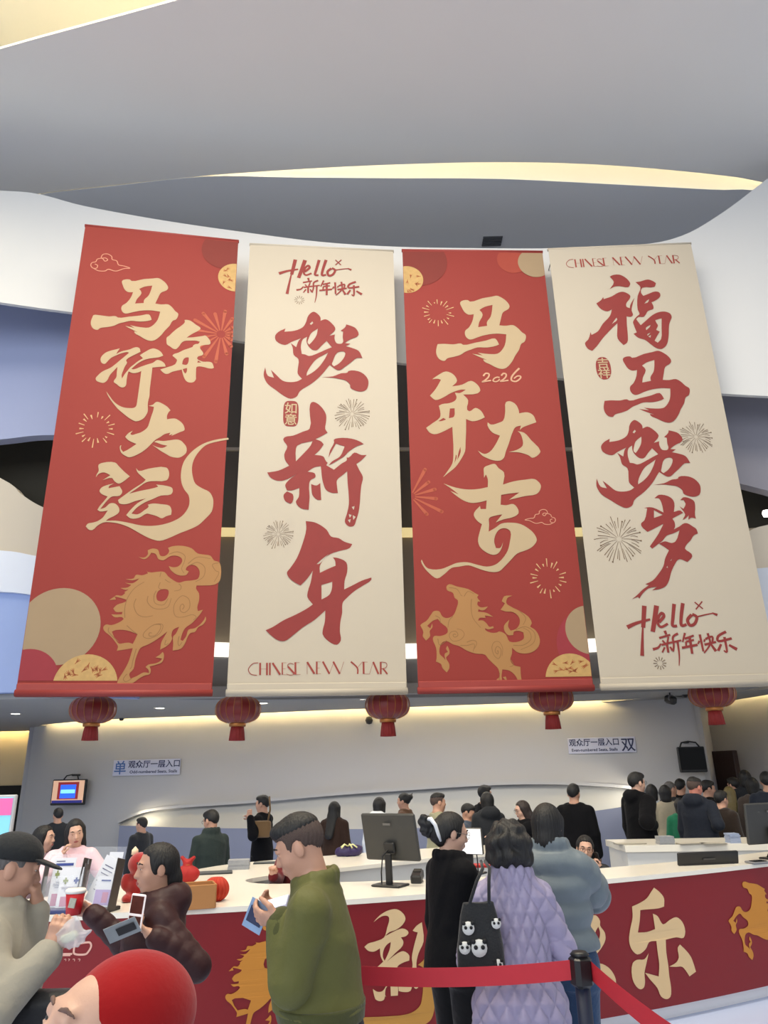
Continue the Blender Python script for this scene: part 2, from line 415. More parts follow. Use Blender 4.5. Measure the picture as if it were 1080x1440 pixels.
# ------------------------------------------------------------------ banners
GL = {"ma":{"c":[[[275,420],[285,408],[322,402],[334,412],[407,389],[464,377],[498,370],[523,382],[554,411],[567,441],[558,460],[525,482],[509,526],[496,570],[533,573],[576,568],[600,584],[626,616],[645,632],[644,656],[634,678],[615,690],[598,730],[573,767],[553,803],[517,844],[492,853],[461,846],[425,825],[389,804],[386,792],[408,796],[364,777],[326,757],[386,768],[356,750],[419,758],[470,756],[491,741],[516,704],[525,675],[532,629],[475,625],[407,635],[363,650],[320,665],[302,656],[291,633],[294,608],[317,585],[341,540],[351,497],[320,500],[299,485],[284,455]],[[129,696],[166,694],[222,697],[263,691],[278,700],[344,686],[411,671],[463,657],[476,673],[484,696],[465,705],[415,716],[358,716],[320,730],[288,743],[257,764],[219,777],[179,788],[164,803],[138,796],[121,770],[118,743],[123,715]]],"h":[[[386,468],[418,447],[466,433],[459,478],[448,515],[425,549],[424,574],[371,583],[379,550],[403,502],[399,485]]]},"nian1":{"c":[[[688,676],[704,674],[728,680],[763,706],[787,721],[793,731],[779,750],[751,770],[723,795],[711,808],[750,802],[789,792],[811,786],[826,781],[842,795],[858,817],[862,832],[858,844],[832,851],[800,863],[800,881],[816,903],[822,920],[815,930],[793,940],[787,948],[787,959],[811,973],[824,977],[863,974],[880,980],[888,996],[894,1015],[883,1022],[860,1022],[834,1016],[804,1013],[787,1019],[785,1043],[787,1089],[788,1107],[777,1127],[758,1134],[735,1129],[720,1111],[705,1073],[697,1045],[666,1056],[635,1069],[617,1082],[601,1084],[584,1074],[567,1056],[597,1041],[653,1011],[658,1001],[663,978],[649,964],[633,950],[640,938],[668,924],[699,902],[736,883],[753,872],[756,862],[770,851],[786,847],[795,831],[771,825],[739,828],[700,834],[682,849],[668,878],[650,899],[634,898],[613,883],[593,869],[589,850],[588,819],[603,802],[621,777],[644,749],[672,721],[691,693]]],"h":[[[697,1007],[699,982],[707,963],[722,954],[734,954],[735,975],[732,995],[723,1009]],[[703,1041],[728,1031],[730,1041],[724,1069],[720,1071],[711,1061]],[[789,987],[792,971],[814,983]]]},"xing":{"c":[[[205,1017],[207,997],[228,965],[255,948],[287,935],[311,925],[299,951],[294,967],[321,947],[371,927],[393,913],[413,907],[429,914],[437,939],[422,950],[390,973],[360,1000],[357,1011],[364,1022],[353,1053],[346,1083],[340,1113],[345,1139],[358,1106],[372,1081],[384,1058],[405,1034],[427,1009],[456,984],[447,975],[435,964],[462,939],[510,907],[540,914],[562,930],[577,954],[549,969],[504,980],[463,996],[425,1027],[393,1067],[408,1068],[447,1047],[487,1026],[519,1011],[542,989],[568,994],[590,1012],[598,1032],[563,1037],[518,1046],[518,1093],[517,1147],[516,1205],[518,1248],[514,1277],[513,1311],[517,1353],[511,1377],[494,1407],[455,1427],[426,1416],[395,1395],[369,1374],[343,1352],[320,1326],[292,1290],[272,1258],[262,1235],[285,1267],[313,1302],[344,1326],[374,1338],[410,1340],[434,1336],[445,1325],[449,1282],[451,1220],[453,1152],[454,1076],[431,1090],[402,1095],[379,1085],[375,1105],[373,1149],[371,1188],[356,1201],[339,1198],[317,1180],[299,1167],[300,1155],[310,1135],[310,1096],[310,1059],[291,1088],[270,1124],[258,1161],[239,1178],[219,1176],[197,1166],[191,1150],[201,1129],[226,1098],[268,1070],[294,1043],[320,1011],[342,985],[368,953],[363,948],[331,956],[295,977],[265,999],[247,1025],[233,1044],[216,1040]]],"h":[]},"da1":{"c":[[[518,1316],[543,1307],[559,1288],[571,1285],[602,1297],[630,1315],[651,1338],[641,1351],[633,1377],[635,1401],[658,1395],[684,1393],[706,1404],[727,1422],[739,1441],[743,1468],[721,1481],[692,1498],[668,1512],[677,1499],[655,1508],[662,1490],[629,1502],[605,1523],[577,1545],[558,1570],[532,1605],[501,1634],[470,1655],[438,1668],[412,1658],[390,1641],[379,1615],[379,1596],[385,1591],[385,1615],[400,1635],[421,1622],[448,1599],[471,1578],[440,1566],[418,1553],[402,1535],[418,1510],[442,1491],[429,1514],[440,1520],[464,1511],[489,1500],[508,1484],[525,1463],[533,1431],[540,1391],[549,1346],[551,1321]],[[572,1559],[586,1549],[624,1549],[666,1541],[703,1534],[725,1539],[744,1555],[763,1581],[765,1616],[750,1637],[726,1653],[700,1654],[675,1649],[648,1634],[613,1614],[586,1595],[563,1579],[594,1592],[624,1595],[652,1578],[618,1573],[591,1563]]],"h":[]},"yun":{"c":[[[270,1726],[292,1712],[362,1707],[384,1728],[414,1758],[453,1791],[421,1824],[396,1840],[371,1827],[353,1806],[304,1822],[343,1789],[307,1773],[277,1784],[264,1806],[266,1789],[275,1766]],[[293,1892],[302,1870],[323,1856],[368,1840],[343,1859],[341,1872],[401,1856],[420,1890],[407,1916],[365,1923],[341,1950],[309,2003],[335,1993],[359,1966],[385,1965],[411,1990],[414,2019],[390,2042],[361,2060],[347,2074],[400,2071],[470,2080],[541,2094],[603,2095],[664,2084],[724,2060],[769,2027],[797,1983],[806,1947],[798,1895],[772,1861],[752,1818],[744,1765],[751,1692],[771,1646],[808,1597],[862,1552],[926,1523],[1008,1502],[1013,1514],[943,1533],[879,1560],[841,1604],[813,1661],[805,1716],[813,1770],[832,1818],[875,1847],[916,1867],[939,1905],[944,1940],[937,1993],[904,2038],[867,2079],[822,2106],[761,2135],[702,2167],[657,2184],[610,2175],[546,2145],[489,2113],[433,2091],[379,2082],[337,2084],[305,2105],[281,2132],[263,2132],[242,2112],[251,2095],[280,2087],[305,2076],[330,2053],[345,2023],[352,2010],[310,2018],[294,2008],[306,1982],[326,1951],[342,1924],[306,1909]],[[483,1736],[501,1753],[554,1736],[657,1723],[673,1747],[674,1787],[664,1805],[577,1815],[547,1825],[503,1863],[460,1900],[520,1880],[597,1858],[620,1848],[607,1835],[667,1841],[699,1852],[705,1874],[695,1894],[640,1904],[595,1928],[551,1952],[508,1989],[484,2024],[519,2027],[555,1999],[576,1977],[571,1964],[598,1956],[645,1958],[693,1966],[707,1992],[707,2022],[679,2032],[657,2046],[628,2034],[588,2023],[569,2020],[529,2048],[483,2054],[456,2034],[478,1999],[512,1958],[556,1926],[496,1946],[451,1966],[412,1964],[401,1943],[430,1915],[480,1869],[531,1826],[545,1808],[520,1787],[494,1762]]],"h":[]},"horse1":{"c":[[[599,2363],[606,2372],[677,2367],[697,2370],[719,2394],[746,2414],[780,2430],[812,2420],[851,2415],[884,2405],[892,2384],[890,2356],[868,2328],[838,2323],[816,2341],[814,2355],[831,2362],[819,2383],[797,2388],[764,2382],[732,2358],[718,2334],[747,2340],[773,2332],[790,2303],[786,2286],[761,2272],[722,2274],[685,2300],[658,2294],[639,2263],[615,2257],[601,2282],[580,2297],[546,2284],[579,2287],[597,2268],[594,2243],[619,2232],[650,2238],[666,2273],[689,2275],[708,2260],[713,2242],[705,2225],[730,2214],[783,2210],[837,2223],[873,2253],[907,2259],[947,2265],[969,2293],[997,2302],[1008,2323],[1012,2394],[1004,2419],[978,2437],[919,2443],[880,2444],[878,2462],[896,2489],[899,2530],[892,2571],[897,2592],[924,2584],[911,2608],[888,2639],[870,2660],[833,2691],[820,2722],[813,2755],[826,2761],[843,2735],[853,2698],[885,2690],[909,2673],[933,2642],[941,2621],[945,2641],[929,2669],[904,2683],[889,2710],[864,2717],[850,2741],[840,2774],[820,2804],[776,2815],[776,2776],[773,2736],[785,2723],[801,2682],[770,2700],[763,2730],[768,2750],[751,2783],[709,2811],[712,2771],[723,2744],[739,2710],[686,2755],[644,2782],[605,2802],[592,2832],[583,2871],[578,2916],[559,2942],[568,2967],[598,2954],[633,2934],[661,2937],[657,2921],[640,2905],[654,2892],[691,2885],[715,2872],[723,2859],[688,2853],[712,2836],[723,2823],[730,2832],[731,2862],[722,2881],[698,2891],[661,2902],[669,2921],[665,2943],[641,2950],[617,2963],[583,2989],[541,2999],[500,2997],[504,2975],[527,2930],[547,2884],[560,2826],[564,2803],[528,2810],[482,2818],[486,2795],[474,2776],[439,2737],[405,2709],[399,2689],[411,2675],[439,2678],[487,2657],[501,2643],[491,2633],[453,2634],[433,2618],[458,2619],[489,2617],[491,2603],[456,2604],[440,2585],[458,2564],[501,2546],[509,2535],[467,2523],[441,2517],[449,2534],[414,2538],[435,2521],[450,2510],[478,2512],[496,2495],[489,2492],[513,2474],[494,2478],[467,2468],[505,2464],[523,2449],[487,2437],[529,2439],[547,2428],[564,2410],[527,2422],[488,2416],[532,2411],[543,2390],[576,2392],[607,2380]]],"h":[[[446,2714],[467,2705],[523,2706],[582,2726],[570,2761],[562,2780],[543,2774],[521,2775],[490,2779],[465,2750]],[[664,2510],[674,2479],[699,2469],[725,2474],[730,2494],[717,2529],[695,2540],[672,2534]]]},"horse1l":{"s":[[[[812,2584],[820,2567],[810,2553],[798,2567],[803,2594],[826,2601],[850,2573],[843,2525],[806,2505],[776,2534],[763,2575],[776,2622],[816,2628],[866,2613],[890,2626],[875,2643]],4.5,3.2],[[[556,2527],[548,2568],[571,2614],[611,2630],[655,2622]],4.5,3.2],[[[657,2719],[644,2719],[646,2736],[677,2732],[700,2698],[697,2671],[659,2676],[619,2713],[615,2740],[647,2749],[696,2725],[714,2684],[703,2668],[672,2672]],4.4,3.2],[[[619,2511],[619,2545],[651,2578],[696,2584],[733,2569],[746,2521]],4.5,3.2],[[[661,2479],[651,2510],[661,2551],[707,2560],[729,2522]],4.5,3.2],[[[507,2636],[501,2583],[511,2522],[544,2466],[592,2430]],4.4,3.1],[[[714,2263],[759,2247],[801,2267],[803,2303],[790,2346],[806,2373]],4.6,3.3],[[[824,2316],[874,2275],[948,2283]],4.6,3.3],[[[838,2323],[877,2307],[918,2334],[916,2390],[872,2423]],4.6,3.3],[[[997,2306],[961,2318],[980,2353],[1001,2366],[977,2420]],4.7,3.3],[[[704,2413],[721,2425],[735,2430]],4.5,3.2],[[[679,2430],[672,2461],[690,2471]],4.5,3.2],[[[678,2371],[674,2399]],4.6,3.3],[[[781,2437],[795,2450],[790,2471],[758,2479]],4.6,3.3],[[[521,2679],[555,2708],[582,2727]],4.4,3.1],[[[428,2692],[431,2718],[486,2769]],4.4,3.1],[[[583,2806],[571,2871],[568,2903],[560,2916]],4.4,3.1],[[[547,2942],[531,2968],[545,2983],[574,2967]],4.3,3.1],[[[805,2735],[801,2769],[809,2788],[823,2768]],4.5,3.2],[[[736,2757],[732,2783],[751,2776]],4.4,3.2]]},"he":{"c":[[[406,582],[423,553],[447,537],[475,555],[493,583],[493,607],[527,593],[569,624],[593,668],[552,722],[569,717],[590,710],[587,741],[601,777],[635,779],[645,763],[642,731],[645,686],[628,679],[659,649],[666,628],[701,639],[728,654],[749,702],[735,723],[700,740],[673,758],[656,774],[693,778],[662,798],[700,809],[748,831],[772,885],[734,887],[693,924],[659,953],[625,981],[605,982],[577,963],[557,945],[537,973],[510,1013],[470,1060],[431,1096],[365,1148],[346,1187],[306,1204],[260,1182],[213,1145],[159,1101],[138,1064],[130,1033],[138,979],[157,1040],[197,1054],[176,997],[210,1031],[251,1072],[284,1082],[344,1076],[377,1056],[349,1018],[349,979],[351,909],[320,879],[312,824],[298,789],[335,819],[351,767],[365,750],[304,780],[261,806],[203,777],[195,737],[218,704],[261,678],[255,703],[323,692],[377,661],[397,620]],[[504,1040],[578,1030],[632,1005],[672,999],[679,987],[740,985],[781,1007],[808,1049],[808,1088],[794,1123],[760,1137],[719,1129],[692,1111],[689,1088],[659,1058],[618,1048],[578,1041]]],"h":[[[416,748],[432,707],[476,669],[467,722],[440,771],[420,796],[409,780]],[[370,853],[366,806],[378,757],[405,736],[402,772],[413,804],[441,835],[468,838],[502,800],[535,763],[570,810],[536,827],[482,857],[421,883],[394,872],[373,869]],[[406,1032],[409,1008],[435,953],[469,905],[529,863],[546,850],[523,903],[483,967],[443,1007]],[[577,916],[604,852],[645,839],[658,850],[652,882],[618,931],[584,955],[571,940]],[[421,635],[438,614],[445,626],[431,642]]]},"xin":{"c":[[[429,1275],[438,1229],[453,1222],[485,1238],[516,1273],[535,1314],[535,1363],[530,1412],[545,1439],[512,1461],[469,1486],[506,1502],[521,1522],[494,1564],[464,1595],[519,1604],[537,1637],[547,1647],[538,1664],[586,1693],[635,1649],[665,1628],[665,1608],[678,1608],[715,1573],[758,1589],[791,1588],[757,1626],[726,1651],[745,1694],[766,1740],[756,1794],[750,1847],[746,1906],[737,1971],[722,2023],[707,2061],[677,2065],[653,2036],[665,1985],[677,1926],[677,1861],[671,1782],[668,1702],[647,1722],[605,1763],[605,1803],[611,1849],[575,1849],[539,1830],[520,1784],[511,1738],[508,1705],[504,1671],[465,1679],[423,1710],[466,1719],[472,1745],[442,1766],[434,1792],[438,1877],[433,1961],[386,1952],[355,1911],[372,1878],[374,1819],[330,1836],[300,1837],[288,1801],[316,1761],[358,1727],[275,1772],[233,1772],[197,1753],[176,1720],[244,1706],[309,1672],[284,1635],[277,1595],[294,1541],[268,1494],[277,1477],[328,1465],[389,1436],[431,1415]],[[280,1866],[300,1843],[336,1862],[335,1911],[323,1924],[290,1905]],[[446,1792],[479,1801],[502,1784],[509,1896],[486,1896],[455,1864],[449,1831]],[[585,1487],[610,1476],[696,1477],[752,1497],[774,1513],[733,1528],[696,1553],[672,1574],[653,1598],[610,1629],[574,1653],[553,1664],[574,1637],[623,1602],[653,1533],[598,1514],[574,1562],[552,1610],[561,1562],[586,1507]]],"h":[[[350,1641],[348,1560],[357,1533],[451,1500],[439,1531],[403,1579]],[[695,1939],[713,1932],[707,1958]],[[677,1984],[695,1991],[683,2010]],[[701,1991],[719,2003],[704,2023]],[[671,2023],[689,2017],[683,2042]]]},"nian2":{"c":[[[417,2034],[466,2040],[505,2058],[544,2089],[570,2130],[616,2140],[648,2161],[697,2177],[681,2202],[622,2220],[565,2241],[526,2275],[504,2316],[505,2356],[552,2332],[597,2312],[594,2281],[581,2261],[610,2264],[661,2291],[666,2349],[651,2403],[648,2456],[699,2430],[751,2403],[809,2383],[809,2396],[763,2430],[712,2463],[661,2509],[639,2536],[636,2595],[626,2647],[623,2705],[628,2756],[605,2780],[561,2762],[524,2720],[524,2698],[536,2646],[538,2581],[473,2639],[412,2678],[351,2728],[309,2757],[272,2753],[234,2727],[200,2695],[239,2677],[300,2638],[367,2606],[435,2568],[466,2545],[434,2502],[436,2469],[451,2416],[463,2343],[432,2390],[392,2433],[357,2413],[325,2386],[312,2356],[330,2329],[367,2269],[403,2166],[421,2083]]],"h":[[[515,2430],[578,2410],[575,2456],[560,2489],[516,2516]],[[485,2302],[520,2268],[558,2239],[520,2282],[498,2302]]]},"nian3":{"c":[[[166,1043],[204,1014],[260,984],[307,1005],[330,1055],[295,1096],[362,1083],[422,1054],[457,1075],[480,1124],[460,1147],[365,1156],[395,1198],[384,1267],[401,1279],[439,1254],[474,1275],[496,1323],[455,1343],[412,1351],[373,1335],[369,1407],[360,1501],[353,1563],[325,1617],[287,1671],[243,1709],[203,1743],[233,1702],[267,1648],[277,1594],[281,1391],[207,1431],[163,1444],[132,1431],[111,1399],[152,1367],[204,1323],[209,1295],[201,1239],[223,1227],[274,1219],[312,1198],[320,1174],[311,1143],[344,1145],[385,1120],[352,1120],[285,1145],[233,1178],[181,1197],[146,1166],[185,1117],[224,1047],[203,1039]]],"h":[[[272,1259],[303,1257],[295,1319],[262,1329]],[[192,1351],[226,1327],[243,1339],[210,1351]],[[325,1532],[324,1571],[300,1625],[309,1579]],[[293,1587],[298,1594],[280,1648]]]},"da3":{"c":[[[642,1213],[668,1205],[703,1225],[721,1266],[723,1294],[778,1286],[813,1306],[830,1358],[778,1378],[733,1398],[717,1414],[727,1382],[690,1394],[665,1438],[638,1509],[612,1571],[598,1610],[572,1629],[523,1625],[488,1610],[461,1594],[435,1559],[476,1583],[512,1567],[552,1516],[585,1454],[536,1430],[510,1383],[512,1359],[533,1375],[584,1362],[614,1346],[633,1278]],[[702,1422],[744,1434],[783,1485],[837,1563],[824,1586],[780,1610],[760,1594],[725,1579],[690,1571],[633,1569],[684,1555],[726,1524],[727,1469],[715,1434]]],"h":[]},"y2026":{"s":[[[[507,1018],[523,998],[545,1001],[542,1023],[518,1048],[496,1062],[525,1056],[556,1051]],11.1,9.6],[[[615,1028],[597,1026],[577,1037],[570,1053],[587,1060],[606,1051],[614,1039]],9.6,8.1],[[[627,1014],[643,997],[660,1003],[656,1024],[636,1045],[617,1057],[646,1054],[672,1049]],11.1,9.6],[[[753,957],[721,990],[696,1024],[694,1050],[723,1057],[751,1036],[756,1019],[734,1017],[710,1036]],12.6,8.9]]},"ji":{"c":[[[467,1677],[499,1660],[538,1652],[559,1681],[591,1710],[578,1793],[644,1772],[722,1760],[783,1757],[817,1797],[807,1834],[782,1858],[713,1870],[658,1883],[608,1895],[677,1846],[607,1854],[561,1862],[553,1927],[587,1931],[633,1923],[660,1959],[658,1987],[618,2011],[565,2023],[514,2043],[559,1991],[514,1999],[475,2015],[472,2054],[466,2102],[508,2078],[548,2051],[608,2045],[667,2055],[717,2087],[745,2118],[758,2158],[731,2197],[692,2220],[630,2243],[582,2289],[543,2327],[511,2353],[467,2357],[416,2345],[366,2326],[330,2314],[271,2322],[227,2329],[181,2367],[136,2393],[93,2363],[62,2325],[45,2286],[49,2275],[66,2313],[87,2332],[160,2336],[220,2314],[258,2299],[324,2295],[382,2311],[440,2323],[492,2311],[531,2281],[572,2227],[592,2165],[600,2102],[575,2082],[538,2086],[509,2118],[495,2165],[503,2207],[529,2207],[550,2169],[536,2211],[512,2242],[482,2250],[431,2226],[404,2195],[397,2156],[409,2109],[428,2054],[406,2038],[382,1999],[387,1975],[424,1935],[426,1955],[460,1955],[468,1898],[422,1910],[368,1914],[324,1898],[280,1866],[244,1833],[296,1858],[260,1825],[205,1784],[283,1813],[358,1825],[427,1821],[481,1809],[485,1756],[475,1723],[462,1747],[463,1714]]],"h":[]},"horse2":{"c":[[[190,2443],[206,2429],[250,2443],[316,2459],[324,2463],[360,2486],[378,2497],[369,2509],[386,2536],[371,2535],[367,2554],[384,2570],[429,2566],[409,2585],[390,2589],[372,2581],[368,2596],[419,2604],[455,2627],[407,2619],[410,2634],[373,2634],[365,2649],[394,2649],[415,2668],[428,2686],[451,2683],[454,2694],[420,2701],[402,2694],[405,2705],[434,2720],[470,2720],[485,2714],[521,2732],[540,2773],[599,2773],[626,2755],[625,2721],[596,2712],[570,2717],[565,2736],[535,2736],[515,2709],[516,2680],[549,2646],[539,2687],[552,2710],[582,2702],[607,2673],[609,2635],[575,2601],[531,2597],[502,2586],[518,2567],[531,2548],[513,2536],[530,2506],[579,2502],[548,2517],[540,2548],[563,2567],[613,2594],[662,2628],[680,2666],[668,2688],[699,2711],[719,2763],[706,2807],[667,2836],[622,2844],[579,2835],[552,2809],[549,2842],[536,2879],[552,2908],[591,2919],[590,2973],[595,3016],[576,3019],[561,2973],[527,2940],[486,2932],[478,2972],[480,3015],[464,3022],[450,3007],[450,2986],[463,2979],[463,2929],[436,2899],[409,2870],[392,2847],[338,2840],[288,2822],[246,2796],[210,2785],[175,2766],[149,2773],[133,2802],[131,2839],[152,2861],[162,2875],[160,2839],[179,2828],[169,2810],[177,2792],[187,2817],[186,2839],[166,2861],[183,2897],[181,2922],[166,2944],[142,2918],[136,2897],[107,2882],[112,2860],[111,2802],[95,2754],[103,2736],[140,2736],[181,2718],[182,2692],[150,2662],[129,2636],[100,2647],[65,2676],[83,2691],[95,2662],[96,2684],[79,2706],[80,2736],[55,2761],[37,2735],[42,2713],[25,2672],[37,2661],[63,2646],[94,2605],[106,2591],[139,2591],[156,2621],[181,2632],[219,2618],[243,2573],[253,2527],[235,2512],[226,2481],[193,2466]],[[485,2975],[503,2972],[508,3001],[503,3021],[500,2997],[488,2979]]],"h":[]},"horse2l":{"s":[[[[231,2729],[220,2726],[213,2733],[223,2744],[242,2733],[232,2711],[203,2714],[191,2737],[211,2766],[255,2759],[279,2730],[266,2704],[237,2696]],4.4,2.9],[[[463,2827],[470,2827],[465,2845],[452,2827],[465,2801],[486,2816],[483,2849],[467,2871],[443,2849],[435,2805],[452,2775],[481,2776],[497,2813],[490,2856]],4.4,2.9],[[[335,2520],[329,2566],[336,2633],[377,2690]],4.5,3.0],[[[219,2621],[195,2647],[186,2688]],4.4,2.9],[[[613,2594],[647,2636],[628,2677]],4.5,3.0],[[[560,2795],[619,2795],[666,2762],[662,2718],[627,2695]],4.4,2.9],[[[582,2706],[642,2688],[691,2726],[678,2785],[602,2821]],4.4,2.9],[[[270,2493],[282,2502]],4.5,3.0],[[[205,2450],[249,2458],[270,2489]],4.5,3.0],[[[291,2504],[316,2474],[352,2490]],4.5,3.0],[[[253,2792],[290,2793],[334,2786],[324,2829]],4.4,2.9],[[[291,2774],[328,2763],[349,2778],[333,2811]],4.4,2.9],[[[116,2617],[141,2632],[143,2662]],4.4,2.9],[[[124,2751],[133,2788],[175,2762]],4.4,2.9],[[[469,2950],[466,2993]],4.3,2.9],[[[539,2879],[552,2908],[529,2918]],4.4,2.9]]},"fu":{"c":[[[400,257],[424,245],[468,244],[503,267],[529,306],[532,325],[514,351],[455,340],[423,342],[386,361],[422,304]],[[281,473],[315,449],[334,424],[335,441],[394,420],[442,392],[474,387],[509,407],[519,423],[510,448],[483,484],[482,510],[502,522],[509,497],[545,439],[526,490],[512,541],[516,578],[499,592],[472,587],[464,663],[460,735],[449,792],[422,812],[389,760],[397,681],[403,638],[346,693],[288,755],[245,810],[209,847],[181,828],[168,785],[193,757],[215,701],[219,723],[265,696],[303,640],[361,577],[380,527],[347,541],[306,519],[288,489]],[[570,312],[605,307],[658,294],[693,311],[708,327],[693,357],[610,360],[595,397],[607,427],[647,411],[693,395],[720,404],[722,434],[689,465],[655,482],[663,512],[660,534],[620,551],[604,576],[582,597],[551,595],[533,612],[545,638],[557,661],[596,627],[646,585],[686,565],[731,560],[766,577],[773,607],[759,635],[745,671],[727,764],[702,827],[667,852],[638,846],[600,811],[568,777],[528,761],[499,727],[522,717],[511,658],[509,633],[540,591],[561,573],[554,536],[569,425],[598,355]]],"h":[[[365,643],[402,594],[406,609]],[[604,491],[626,466],[643,456],[630,481]],[[659,626],[685,617],[704,614],[692,690],[676,775],[650,803],[631,787],[656,746],[676,718],[653,702],[671,667],[664,648]],[[588,684],[622,661],[617,675],[588,702]],[[590,735],[616,722],[591,746]],[[593,753],[614,740],[607,761]]]},"sui":{"c":[[[465,1912],[495,1891],[547,1900],[573,1922],[581,1949],[569,2006],[609,1998],[624,2014],[579,2035],[553,2049],[562,2068],[562,2099],[551,2119],[588,2100],[620,2081],[639,2082],[665,2101],[686,2120],[691,2149],[665,2160],[641,2190],[607,2223],[599,2243],[631,2275],[633,2293],[599,2326],[560,2307],[545,2311],[521,2340],[495,2383],[473,2436],[449,2469],[414,2485],[366,2492],[397,2472],[349,2479],[307,2511],[284,2541],[278,2529],[241,2542],[273,2519],[310,2487],[352,2460],[331,2454],[379,2432],[413,2399],[454,2346],[470,2302],[502,2249],[477,2227],[449,2206],[487,2192],[524,2204],[549,2195],[584,2126],[543,2144],[502,2157],[474,2187],[441,2210],[404,2236],[392,2221],[427,2179],[457,2140],[495,2080],[437,2108],[391,2129],[360,2091],[361,2073],[383,2054],[411,1977],[392,1975],[419,1970],[448,1974],[506,2008],[503,1945],[491,1915]],[[620,1930],[643,1912],[676,1919],[702,1939],[704,1971],[693,2033],[695,2054],[669,2047],[648,2059],[655,2031],[624,2055],[614,2057],[634,2025],[609,1971],[630,1988],[648,1957],[640,1931]]],"h":[[[443,2041],[450,1990],[499,2023]],[[499,2313],[512,2303],[505,2315]],[[470,2356],[478,2345],[479,2359]]]},"hello":{"s":[[[[315,116],[303,184],[292,243]],25.0,22.6],[[[291,235],[277,321],[265,403]],8.3,21.3],[[[206,239],[259,216],[336,196]],23.5,11.8],[[[382,117],[361,195],[340,268]],27.5,23.9],[[[381,214],[413,181],[404,162],[383,185],[375,223],[391,242],[428,224]],17.8,13.1],[[[479,110],[461,189],[452,235],[476,238]],20.4,14.4],[[[527,107],[506,187],[500,236],[528,231]],20.5,14.4],[[[565,176],[538,205],[546,237],[573,228],[590,191],[568,173]],18.0,15.6],[[[592,189],[640,178],[688,170]],8.4,6.0],[[[676,169],[703,182]],7.2,15.7],[[[592,103],[631,144]],7.2,7.2],[[[634,100],[592,146]],7.3,7.3],[[[327,368],[357,359],[374,337]],15.3,8.2],[[[370,305],[432,288]],11.8,10.6],[[[405,264],[411,286]],15.4,11.9],[[[385,319],[397,336]],9.4,9.4],[[[420,299],[409,336]],9.5,10.7],[[[377,344],[436,331]],11.8,10.6],[[[406,332],[407,389]],14.2,11.8],[[[392,358],[375,387]],10.6,8.2],[[[421,356],[430,377]],9.4,11.8],[[[474,282],[444,302],[442,348],[433,384]],13.1,9.5],[[[444,330],[486,321]],10.6,9.5],[[[465,326],[463,404],[453,464]],13.0,3.6],[[[512,280],[492,331]],11.9,8.3],[[[506,313],[557,296]],11.9,10.7],[[[510,330],[507,359]],10.7,9.5],[[[510,330],[554,321]],10.7,10.7],[[[483,364],[569,349]],13.0,13.0],[[[533,308],[533,399]],15.5,13.1],[[[590,291],[594,387]],13.1,10.7],[[[572,345],[582,327]],8.3,10.7],[[[606,334],[613,319]],8.3,10.7],[[[616,318],[655,305],[649,341]],11.9,10.7],[[[606,350],[670,336]],13.1,11.9],[[[633,285],[637,345],[596,397]],13.2,7.2],[[[639,345],[661,388]],10.7,16.7],[[[733,279],[688,303],[685,332],[757,318]],14.4,13.2],[[[719,309],[719,391],[703,385]],14.4,7.2],[[[695,349],[673,386]],11.9,14.3],[[[736,355],[774,381]],12.0,17.9]]},"cny":{"s":[[[[165,2879],[136,2883],[113,2912],[126,2940],[161,2948]],4.1,4.1],[[[176,2879],[178,2946]],9.9,9.9],[[[214,2879],[216,2947]],9.9,9.9],[[[177,2913],[215,2913]],1.6,1.6],[[[230,2879],[232,2947]],9.1,9.1],[[[245,2880],[289,2945]],10.7,10.7],[[[299,2878],[301,2945]],6.6,6.6],[[[301,2879],[322,2880]],1.7,1.7],[[[302,2913],[318,2913]],1.7,1.7],[[[303,2945],[323,2946]],1.6,1.6],[[[363,2889],[342,2883],[330,2898],[367,2938],[348,2948],[323,2942]],3.3,3.3],[[[331,2900],[367,2939]],9.9,9.9],[[[372,2877],[374,2945]],10.0,10.0],[[[374,2879],[396,2879]],1.7,1.7],[[[375,2945],[402,2945]],1.7,1.7],[[[438,2878],[439,2944]],1.7,1.7],[[[438,2876],[480,2942]],10.8,10.8],[[[492,2874],[493,2944]],9.2,9.2],[[[492,2876],[513,2876]],1.7,1.7],[[[493,2910],[509,2910]],1.7,1.7],[[[493,2942],[516,2942]],1.7,1.7],[[[526,2874],[564,2943]],10.1,10.1],[[[564,2943],[589,2875]],1.7,1.7],[[[585,2875],[622,2944]],10.1,10.1],[[[622,2944],[645,2876]],1.7,1.7],[[[685,2876],[721,2911],[723,2945]],9.3,8.4],[[[721,2911],[751,2877]],1.7,1.7],[[[757,2877],[757,2945]],10.2,10.2],[[[759,2879],[780,2879]],1.7,1.7],[[[758,2945],[790,2946]],1.7,1.7],[[[812,2878],[841,2946]],10.2,10.2],[[[812,2878],[790,2946]],1.7,1.7],[[[855,2878],[854,2947]],10.2,10.2],[[[857,2879],[885,2884],[890,2900],[880,2913],[859,2917]],3.4,3.4],[[[867,2915],[892,2947]],8.5,8.5]]},"cloud":{"s":[[[[93,306],[111,314],[108,336],[85,339],[70,319],[75,297],[97,287],[106,264],[139,253],[156,251],[169,264],[153,276],[140,260],[127,250],[136,224],[164,217],[191,233],[197,257],[226,265],[241,295],[276,300],[314,313],[278,320],[229,346],[182,337],[161,353],[122,356],[91,341]],5.7,5.7]]}}
